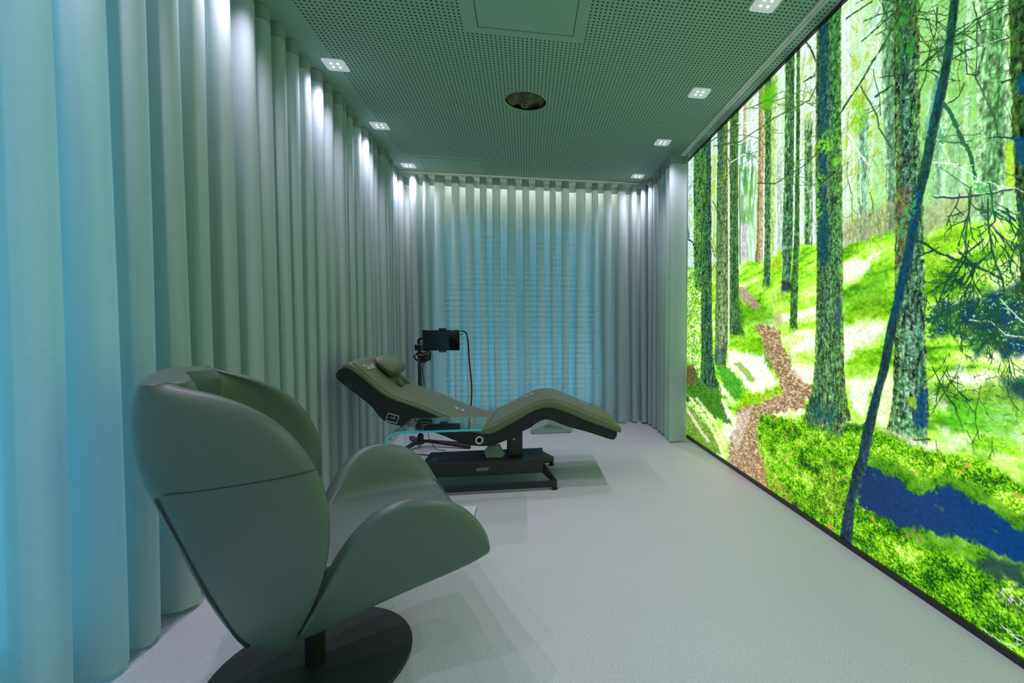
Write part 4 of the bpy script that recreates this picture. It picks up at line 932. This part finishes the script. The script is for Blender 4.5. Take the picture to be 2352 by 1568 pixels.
bm = bmesh.new(); ins = [(x, z+.03) for x, z in dd[6:-5]]; tp = [p for p in resample(Bt, 80)][6:-5]; extrude_xz(bm, ins+list(reversed([(x, max(z, 0)) for x, z in tp])), YN+.025, YF2-.025); obj('tray', bm, M['plastic'], mr)
# headrest pillow
cpt_, tan, nrm = surf(-1.0, 3.43); c0 = Vector((-.995, 3.44, .815)); tv = Vector((.76, 0, -.65)).normalized(); nv = Vector((.65, 0, .76))
bm = bmesh.new(); rings = []
for k in range(15):
    t = -1+2*k/14; y = 3.445+.165*t; sc = (1-abs(t)**5)**.45 if abs(t) < 1 else .05; ring = []
    for j in range(24):
        a = 2*PI*j/24; ca_, sa_ = math.cos(a), math.sin(a); r_ = 1/(abs(ca_)**2.6+abs(sa_)**2.6)**(1/2.6)
        lx = .092*r_*ca_*(.55+.45*sc); thick = (.040+.014*ca_)*r_*sa_*sc
        ring.append(Vector((-.995, y, .802))+tv*lx+nv*(thick+.036))
    rings.append(ring)
V = grid(bm, rings, True); bm.faces.new(list(reversed(V[0]))); bm.faces.new(V[-1]); bmesh.ops.recalc_face_normals(bm, faces=bm.faces)
pil = obj('pillow', bm, M['olive'], mr, smooth=True)
for y in (3.36, 3.56):
    p, tn, nm = surf(-.885, y); bm = bmesh.new(); b_ = Vector((0, 1, 0))
    v = [bm.verts.new(p+tn*a*.026+b_*c_*.02+nm*.0012) for a, c_ in ((-1, -1), (1, -1), (1, 1), (-1, 1))]; bm.faces.new(v); obj('strap_slot', bm, M['olive_dark'], mr)
p, tn, nm = surf(-.90, 3.36); tube('pillow_strap', [p+nm*.03-tn*.03, p+nm*.02, p+nm*.004+tn*.012], .004, M['grey_badge'], mr, k=4, n=6)
# printed rings between two bars
for x, y in ((-.475, 3.37), (.03, 3.42), (.435, 3.42)):
    p, tn, nm = surf(x, y); yv = Vector((0, 1, 0))
    def loc(a, b2, h=.0014): 
        s_, _t, _n = surf(x, y); return s_+tn*a+yv*b2+nm*h
    bm = bmesh.new(); rr = [[loc(math.cos(2*PI*i/28)*r_, math.sin(2*PI*i/28)*r_*1.15) for i in range(28)] for r_ in (.023, .036)]; grid(bm, rr, True); obj('ring_print', bm, M['logo'], mr)
    for s_ in (-1, 1):
        bm = bmesh.new(); pts = [(-.052, s_*.052), (-.03, s_*.046), (.03, s_*.046), (.052, s_*.052)]
        a_ = [bm.verts.new(loc(px, py)) for px, py in pts]; b_ = [bm.verts.new(loc(px, py-s_*.010)) for px, py in pts]
        for i in range(3): bm.faces.new([a_[i], a_[i+1], b_[i+1], b_[i]])
        obj('bar_print', bm, M['logo_dim'], mr)
p, tn, nm = surf(-1.045, 3.215)
xa = Vector((0, 1, 0)); za = nm; ya = za.cross(xa).normalized()
mw = Matrix.Translation(p+nm*.0008) @ Matrix((xa, ya, za)).transposed().to_4x4()
text('head_lettering', 'Cloud9', .066, M['logo'], mr, mw)
# control plate on the near side panel
sgc = Vector((-.852, YN-.0015, .512)); rot = math.radians(-17.5)
xa = Vector((math.cos(rot), 0, math.sin(rot))); za = Vector((-math.sin(rot), 0, math.cos(rot)))
def sg(a, b2, d=0): return sgc+xa*a+za*b2+Vector((0, -d, 0))
bm = bmesh.new()
w_, h_ = .036, .027
def qd(x0, x1, z0, z1, d): bm.faces.new([bm.verts.new(sg(a, b2, d)) for a, b2 in ((x0, z0), (x1, z0), (x1, z1), (x0, z1))])
qd(-w_, w_, -h_, -h_+.005, .001); qd(-w_, w_, h_-.005, h_, .001); qd(-w_, -w_+.0035, -h_, h_, .001); qd(w_-.0035, w_, -h_, h_, .001)
sign = obj('plate_border', bm, M['logo'], mr)
bm = bmesh.new(); qd(-w_, w_, -h_, h_, .0004); obj('plate_face', bm, M['screen'], mr)
bm = bmesh.new(); qd(-.020, .020, -.001, .003, .001); qd(-.010, -.004, .008, .012, .001); qd(-.008, -.003, -.010, -.008, .001); qd(.006, .011, -.010, -.008, .001)
c8 = [bm.verts.new(sg(.009+.005*math.cos(2*PI*i/12), .010+.005*math.sin(2*PI*i/12), .001)) for i in range(12)]; bm.faces.new(c8)
obj('plate_symbols', bm, M['logo_dim'], mr)
# round port
bm = bmesh.new(); rr = [[Vector((-.307+math.cos(2*PI*i/40)*r_, YN-.001-dy, .347+math.sin(2*PI*i/40)*r_)) for i in range(40)] for r_, dy in ((.027, 0), (.0265, .005), (.024, .006), (.018, .006), (.0165, .001))]; grid(bm, rr, True); bmesh.ops.recalc_face_normals(bm, faces=bm.faces)
obj('port_ring', bm, M['ring'], mr, smooth=True)
bm = bmesh.new(); cyl(bm, (-.307, .347), .0165, YN-.002, YN+.002, 28, 'y'); obj('port_socket', bm, M['screen'], mr)
for x, z in ((-1.108, .742), (-1.120, .732), (-1.098, .731), (-1.110, .722), (.19, .49), (.32, .468), (.47, .43)):
    bm = bmesh.new(); cyl(bm, (x, z), .003, YN-.0012, YN+.001, 10, 'y'); obj('screw_head', bm, M['logo_dim'], mr)
# column, base box, feet
bm = bmesh.new(); box(bm, -.133, -.025, 3.16, 3.27, .19, .43); bevel(obj('lift_column', bm, M['black_metal'], mr), .016, 4)
bm = bmesh.new(); cyl(bm, (-.083, .318), .007, 3.158, 3.162, 16, 'y'); obj('column_sticker', bm, M['ring'], mr)
bm = bmesh.new(); box(bm, -.68, .117, 3.08, 3.375, .098, .19); bevel(obj('base_box', bm, M['black_metal'], mr), .003, 2)
bm = bmesh.new(); box(bm, -.684, .121, 3.076, 3.379, .186, .192); bevel(obj('base_lid', bm, M['disc'], mr), .002, 2)
def strut(name, a, b_, w, hgt0, hgt1):
    bm = bmesh.new(); a = Vector(a); b_ = Vector(b_); d = (b_-a); d.z = 0; s_ = Vector((-d.y, d.x, 0)).normalized()*w/2
    vs = [bm.verts.new(q_) for q_ in (a-s_, a+s_, b_+s_, b_-s_, a-s_+Vector((0, 0, hgt0)), a+s_+Vector((0, 0, hgt0)), b_+s_+Vector((0, 0, hgt1)), b_-s_+Vector((0, 0, hgt1)))]
    for f in ((0, 1, 2, 3), (4, 7, 6, 5), (0, 4, 5, 1), (1, 5, 6, 2), (2, 6, 7, 3), (3, 7, 4, 0)): bm.faces.new([vs[i] for i in f])
    bmesh.ops.recalc_face_normals(bm, faces=bm.faces); bevel(obj(name, bm, M['black_metal'], mr), .004, 2)
strut('outrigger', (.105, 3.11, .098), (.205, 3.02, .020), .012, .088, .042)
strut('outrigger', (-.67, 3.11, .098), (-.77, 3.02, .020), .012, .088, .042)
strut('outrigger', (.105, 3.34, .098), (.215, 3.57, .020), .012, .088, .045)
strut('outrigger', (-.67, 3.34, .098), (-.77, 3.57, .020), .012, .088, .045)
for y0, y1 in ((3.008, 3.028), (3.56, 3.58)):
    boxobj('floor_bar', -.775, .205, y0, y1, .018, .062, M['black_metal'], mr, .004)
for x, y in ((.190, 3.022), (-.76, 3.022), (.20, 3.565), (-.76, 3.565)):
    bm = bmesh.new(); cyl(bm, (x, y), .022, 0, .008, 24); cyl(bm, (x, y), .014, .008, .019, 20); obj('levelling_foot', bm, M['plastic'], mr)
# nameplate on the base
bm = bmesh.new(); bm.faces.new([bm.verts.new(p) for p in ((-.331, 3.0775, .132), (-.256, 3.0775, .133), (-.250, 3.0775, .153), (-.327, 3.0775, .152))]); obj('nameplate', bm, M['grey_badge'], mr)
mw = Matrix.Translation((-.291, 3.0765, .1425)) @ Matrix.Rotation(PI/2, 4, 'X'); text('nameplate_lettering', 'Cloud9', .019, M['black_panel'], mr, mw)
bm = bmesh.new()
for pts in (((-.665, 3.14), (-.60, 3.14), (-.60, 3.235), (-.64, 3.235)), ((-.595, 3.20), (-.52, 3.215), (-.555, 3.235), (-.60, 3.235))): bm.faces.new([bm.verts.new((a, b_, .1928)) for a, b_ in pts])
obj('base_sticker', bm, M['disc'] if False else mat('dull_teal_sticker', (.10, .16, .15), .5), mr)
bm = bmesh.new(); vs = [bm.verts.new(p) for p in ((-.272, 3.16, .193), (-.165, 3.16, .193), (-.148, 3.165, .215), (-.185, 3.19, .275), (-.262, 3.19, .268), (-.290, 3.17, .235))]
bm.faces.new(vs); r = bmesh.ops.extrude_face_region(bm, geom=list(bm.faces)); bmesh.ops.translate(bm, verts=[g for g in r['geom'] if isinstance(g, bmesh.types.BMVert)], vec=(0, .03, 0)); bmesh.ops.recalc_face_normals(bm, faces=bm.faces)
bevel(obj('underside_bracket', bm, M['case'], mr), .003, 2)  # bracket wedge; its pale green puts a reflection into the colour
tube('underside_wire', [(.02, 3.3, .44), (.045, 3.28, .415), (.08, 3.28, .445), (.11, 3.3, .47)], .004, mat('copper_wire', (.5, .22, .12), .5), mr)
tube('hanging_wire', [(-.98, 3.30, .60), (-1.0, 3.30, .52), (-.97, 3.31, .465), (-.91, 3.33, .47)], .0025, M['cable'], mr)
tag(tube('power_cable', [(-.694, 3.2, .15), (-.74, 3.17, .14), (-.83, 3.0, .06), (-.92, 2.9, .006), (-1.1, 2.9, .006), (-1.22, 3.1, .006)], .0055, M['cable']), 'black power cable leaving the left end of the recliner base', 'cable')

# ---------------------------------------------------------------- glass side table
gt = empty('glass_side_table', 'bent clear glass side table with blue-green edges beside the recliner', 'side table', (-.5, 2.6, 0))
def glass_sheet(name, prof, y0, y1, th, parent):
    """prof: XZ centre line, extruded in Y, thickness th"""
    bm = bmesh.new(); n = len(prof); A_, B_ = [], []
    for i, p in enumerate(prof):
        a = prof[max(i-1, 0)]; b_ = prof[min(i+1, n-1)]; t = Vector((b_[0]-a[0], 0, b_[1]-a[1])).normalized(); nn = Vector((-t.z, 0, t.x))*th/2
        A_.append(Vector((p[0], 0, p[1]))+nn); B_.append(Vector((p[0], 0, p[1]))-nn)
    def mk(L_, y): return [bm.verts.new((q_.x, y, q_.z)) for q_ in L_]
    a0, a1, b0, b1 = mk(A_, y0), mk(A_, y1), mk(B_, y0), mk(B_, y1)
    for i in range(n-1):
        bm.faces.new([a0[i], a0[i+1], a1[i+1], a1[i]]); bm.faces.new([b0[i], b1[i], b1[i+1], b0[i+1]])
        f1 = bm.faces.new([a0[i], b0[i], b0[i+1], a0[i+1]]); f2 = bm.faces.new([a1[i], a1[i+1], b1[i+1], b1[i]]); f1.material_index = f2.material_index = 1
    f1 = bm.faces.new([a0[0], a1[0], b1[0], b0[0]]); f2 = bm.faces.new([a0[-1], b0[-1], b1[-1], a1[-1]]); f1.material_index = f2.material_index = 1
    bmesh.ops.recalc_face_normals(bm, faces=bm.faces)
    return obj(name, bm, [M['glass'], M['glass_edge']], parent)
R_ = .055; th = .012; xl = -.712; zt = .553
prof = [(-.235, zt)]+[(xl+R_-R_*math.sin(math.radians(a)), zt-R_+R_*math.cos(math.radians(a))) for a in range(0, 91, 15)]+[(xl, .07+.0)]
prof += [(xl+R_-R_*math.cos(math.radians(a)), .006+R_-R_*math.sin(math.radians(a))) for a in range(0, 91, 15)]+[(-.296, .0065)]
glass_sheet('glass_body', prof, 2.44, 2.775, th, gt)
# added white sheet imitating the bright reflection on the glass floor plate (the bright corner seen past the armrest)
bm = bmesh.new(); box(bm, -.62, -.298, 2.50, 2.768, .0135, .0175)
tag(obj('bright_plate_sheet', bm, mat('reflection_white', (.78, .80, .80), .6)), 'white sheet standing in for the bright reflecting glass floor plate, only its corner showing', 'table plate')

# ---------------------------------------------------------------- screen stand behind the recliner
ss = empty('screen_stand', 'black floor stand with flat legs and pole behind the recliner', 'stand', (-.96, 4.28, 0))
tube('pole', [(-.955, 4.28, .05), (-.955, 4.28, .93)], .016, M['black_metal'], ss, smooth_path=False, n=16)
bm = bmesh.new(); cyl(bm, (-.955, 4.28), .028, .03, .115, 20); obj('hub', bm, M['black_metal'], ss)
def leg(pts):
    bm = bmesh.new(); prev = None
    for (a, b_) in zip(pts[:-1], pts[1:]):
        a = Vector(a); b_ = Vector(b_); d = b_-a; s_ = Vector((-d.y, d.x, 0)).normalized()*.018; u_ = Vector((0, 0, .013))
        v = [bm.verts.new(q_) for q_ in (a-s_-u_, a+s_-u_, b_+s_-u_, b_-s_-u_, a-s_+u_, a+s_+u_, b_+s_+u_, b_-s_+u_)]
        for f in ((0, 1, 2, 3), (4, 7, 6, 5), (0, 4, 5, 1), (1, 5, 6, 2), (2, 6, 7, 3), (3, 7, 4, 0)): bm.faces.new([v[i] for i in f])
    bmesh.ops.recalc_face_normals(bm, faces=bm.faces); bevel(obj('leg', bm, M['black_metal'], ss), .003, 2)
leg([(-.955, 4.28, .055), (-1.0, 4.24, .05), (-1.10, 3.86, .015)]); leg([(-.955, 4.28, .055), (-.88, 4.29, .052), (-.50, 4.16, .015)]); leg([(-.955, 4.28, .055), (-.985, 4.34, .05), (-1.12, 4.62, .015)])
boxobj('equipment_box', -.985, -.83, 4.2, 4.27, .15, .235, M['plastic'], ss, .006)
boxobj('clamp_block', -.985, -.925, 4.22, 4.30, .89, .945, M['plastic'], ss, .008)
tube('screen_arm', [(-.955, 4.28, .92), (-.95, 4.26, .99), (-.86, 4.235, 1.0), (-.78, 4.228, .99)], .012, M['plastic'], ss)
boxobj('tablet_clamp', -.770, -.705, 4.215, 4.226, .875, 1.092, M['plastic'], ss, .003)
boxobj('clamp_jaw', -.768, -.708, 4.180, 4.226, 1.076, 1.092, mat('grey_rubber', (.05, .055, .07), .5), ss, .003)
boxobj('clamp_jaw', -.768, -.708, 4.180, 4.226, .874, .888, mat('grey_rubber_2', (.05, .055, .07), .5), ss, .003)
tb = empty('tablet', 'black glossy tablet screen clamped on the stand above the recliner', 'tablet', (-.75, 4.2, .98))
boxobj('tablet_body', -.910, -.590, 4.196, 4.212, .890, 1.075, M['plastic'], tb, .003)
boxobj('display', -.904, -.596, 4.1945, 4.1965, .896, 1.069, M['screen'], tb)
bm = bmesh.new(); cyl(bm, (-.648, 1.066), .0028, 4.1930, 4.1946, 12, 'y'); obj('power_light', bm, M['blue_led'], tb)
tag(tube('screen_cable', [(-.582, 4.205, 1.062), (-.555, 4.20, 1.064), (-.530, 4.20, 1.04), (-.515, 4.20, .96), (-.508, 4.21, .80), (-.49, 4.22, .55), (-.50, 4.21, .30), (-.505, 4.2, .02), (-.60, 4.35, .008), (-.9, 4.5, .008)], .0065, M['cable']), 'thick black cable arching from the tablet down behind the recliner', 'cable')
tube('jack_plug', [(-.592, 4.205, 1.035), (-.572, 4.205, 1.033), (-.556, 4.2, 1.045)], .003, M['cable'], tb)
# headphones hanging below the tablet
hp = empty('headphones', 'black over-ear headphones hanging on the stand below the tablet', 'headphones', (-.91, 4.2, .86))
def pad_(name, c, rx, ry, dz, tilt):
    bm = bmesh.new(); rings = []
    for k, (rr_, h) in enumerate(((.6, -1), (.95, -.9), (1, -.3), (1, .3), (.9, .9), (.5, 1))):
        rings.append([Vector((c[0]+math.cos(2*PI*i/24)*rx*rr_, c[1]+math.sin(2*PI*i/24)*ry*rr_, c[2]+h*dz+math.cos(2*PI*i/24)*rx*rr_*tilt)) for i in range(24)])
    V = grid(bm, rings, True); bm.faces.new(list(reversed(V[0]))); bm.faces.new(V[-1]); bmesh.ops.recalc_face_normals(bm, faces=bm.faces); return obj(name, bm, M['plastic'], hp, smooth=True)
pad_('ear_cushion', (-.895, 4.19, .866), .062, .045, .024, .0); pad_('ear_cup', (-.885, 4.19, .818), .050, .042, .030, .35)
tube('headband', [(-.955, 4.18, .862), (-.972, 4.16, .845), (-.96, 4.15, .82), (-.935, 4.16, .80), (-.92, 4.17, .80)], .008, M['post'], hp)
tube('band_trim', [(-.94, 4.146, .858), (-.90, 4.142, .853), (-.855, 4.146, .862), (-.845, 4.15, .875), (-.87, 4.145, .882)], .003, mat('brass_trim', (.25, .26, .12), .35, metal=.5), hp)
tube('headphone_wire', [(-.872, 4.18, .80), (-.905, 4.19, .76), (-.912, 4.2, .70), (-.90, 4.2, .62), (-.90, 4.21, .45), (-.86, 4.22, .25), (-.87, 4.2, .13), (-.80, 4.15, .02), (-.70, 4.1, .006)], .003, M['cable'], hp)
tag(tube('floor_cable', [(-1.15, 4.25, .006), (-1.05, 4.1, .006), (-.80, 3.98, .006), (-.72, 4.05, .006), (-.60, 3.95, .006), (-.5, 3.8, .006)], .004, M['cable']), 'thin black cable lying on the floor under the recliner near the stand', 'cable')

# ---------------------------------------------------------------- pale plastic case behind the recliner
pc_ = empty('floor_appliance', 'pale green plastic appliance with vent slots on the floor behind the recliner', 'appliance', (.28, 4.75, 0))
bm = bmesh.new(); out_ = catmull([(.05, .018, 0), (.09, .055, 0), (.17, .10, 0), (.22, .115, 0), (.24, .15, 0), (.29, .16, 0), (.37, .145, 0), (.44, .085, 0), (.475, .05, 0), (.455, .015, 0), (.43, .008, 0)], 5)
extrude_xz(bm, [(p.x, p.y) for p in out_]+[(.40, .0), (.09, .0)], 4.62, 4.86); bevel(obj('case_body', bm, M['case'], pc_), .012, 3)
bm = bmesh.new()
for k in range(7): box(bm, .195+k*.011, .200+k*.011, 4.6185, 4.622, .075, .092)
obj('vent_slots', bm, M['dark_slot'], pc_)
tube('handle_groove', [(.18, 4.619, .068), (.25, 4.617, .072), (.33, 4.617, .066), (.38, 4.619, .045)], .005, mat('grey_groove', (.16, .21, .21), .5), pc_)

# ---------------------------------------------------------------- daylight and cove light
w = bpy.data.worlds.new('daylight'); scn.world = w; w.use_nodes = True; bg = w.node_tree.nodes['Background']
bg.inputs['Color'].default_value = (*SKY_C, 1); bg.inputs['Strength'].default_value = SKY_E
def portal(loc, rot, sx, sy):
    L = bpy.data.lights.new('window_daylight', 'AREA'); L.shape = 'RECTANGLE'; L.size = sx; L.size_y = sy; L.cycles.is_portal = True
    o = bpy.data.objects.new('window_daylight', L); COL.objects.link(o); o.location = loc; o.rotation_euler = rot
portal(((WX0+WX1)/2, YB+.2, (WZ0+WZ1)/2), (-PI/2, 0, 0), WX1-WX0+.1, WZ1-WZ0+.1)
portal((XL-.2, (LY0+LY1)/2, (LZ0+LZ1)/2), (0, -PI/2, 0), LZ1-LZ0+.1, LY1-LY0+.1)
# cove strip above the back curtain
L = bpy.data.lights.new('cove_strip', 'AREA'); L.shape = 'RECTANGLE'; L.size = 2.5; L.size_y = .03; L.energy = COVE_W; L.color = (1, .93, .82)
o = bpy.data.objects.new('cove_strip', L); COL.objects.link(o); o.location = (0, 5.19, H-.03); o.rotation_euler = (math.radians(0), 0, 0)

# ---------------------------------------------------------------- camera
cam = bpy.data.cameras.new('camera'); co_ = bpy.data.objects.new('camera', cam); COL.objects.link(co_); scn.camera = co_
cam.sensor_fit = 'HORIZONTAL'; cam.sensor_width = 36; cam.lens = FPX*36/2352
cam.shift_x = -(CX-1176)/2352; cam.shift_y = (CY-784)/2352; cam.clip_start = .02
Rm = Matrix([list(map(float, RCAM[0])), list(map(float, RCAM[1])), list(map(float, RCAM[2]))])
co_.matrix_world = Matrix.Translation((0, 0, EYE)) @ Rm.to_4x4()
vs_ = scn.view_settings; vs_.view_transform = 'Standard'; vs_.look = 'None'; vs_.exposure = EXPO; vs_.gamma = 1; vs_.use_curve_mapping = False
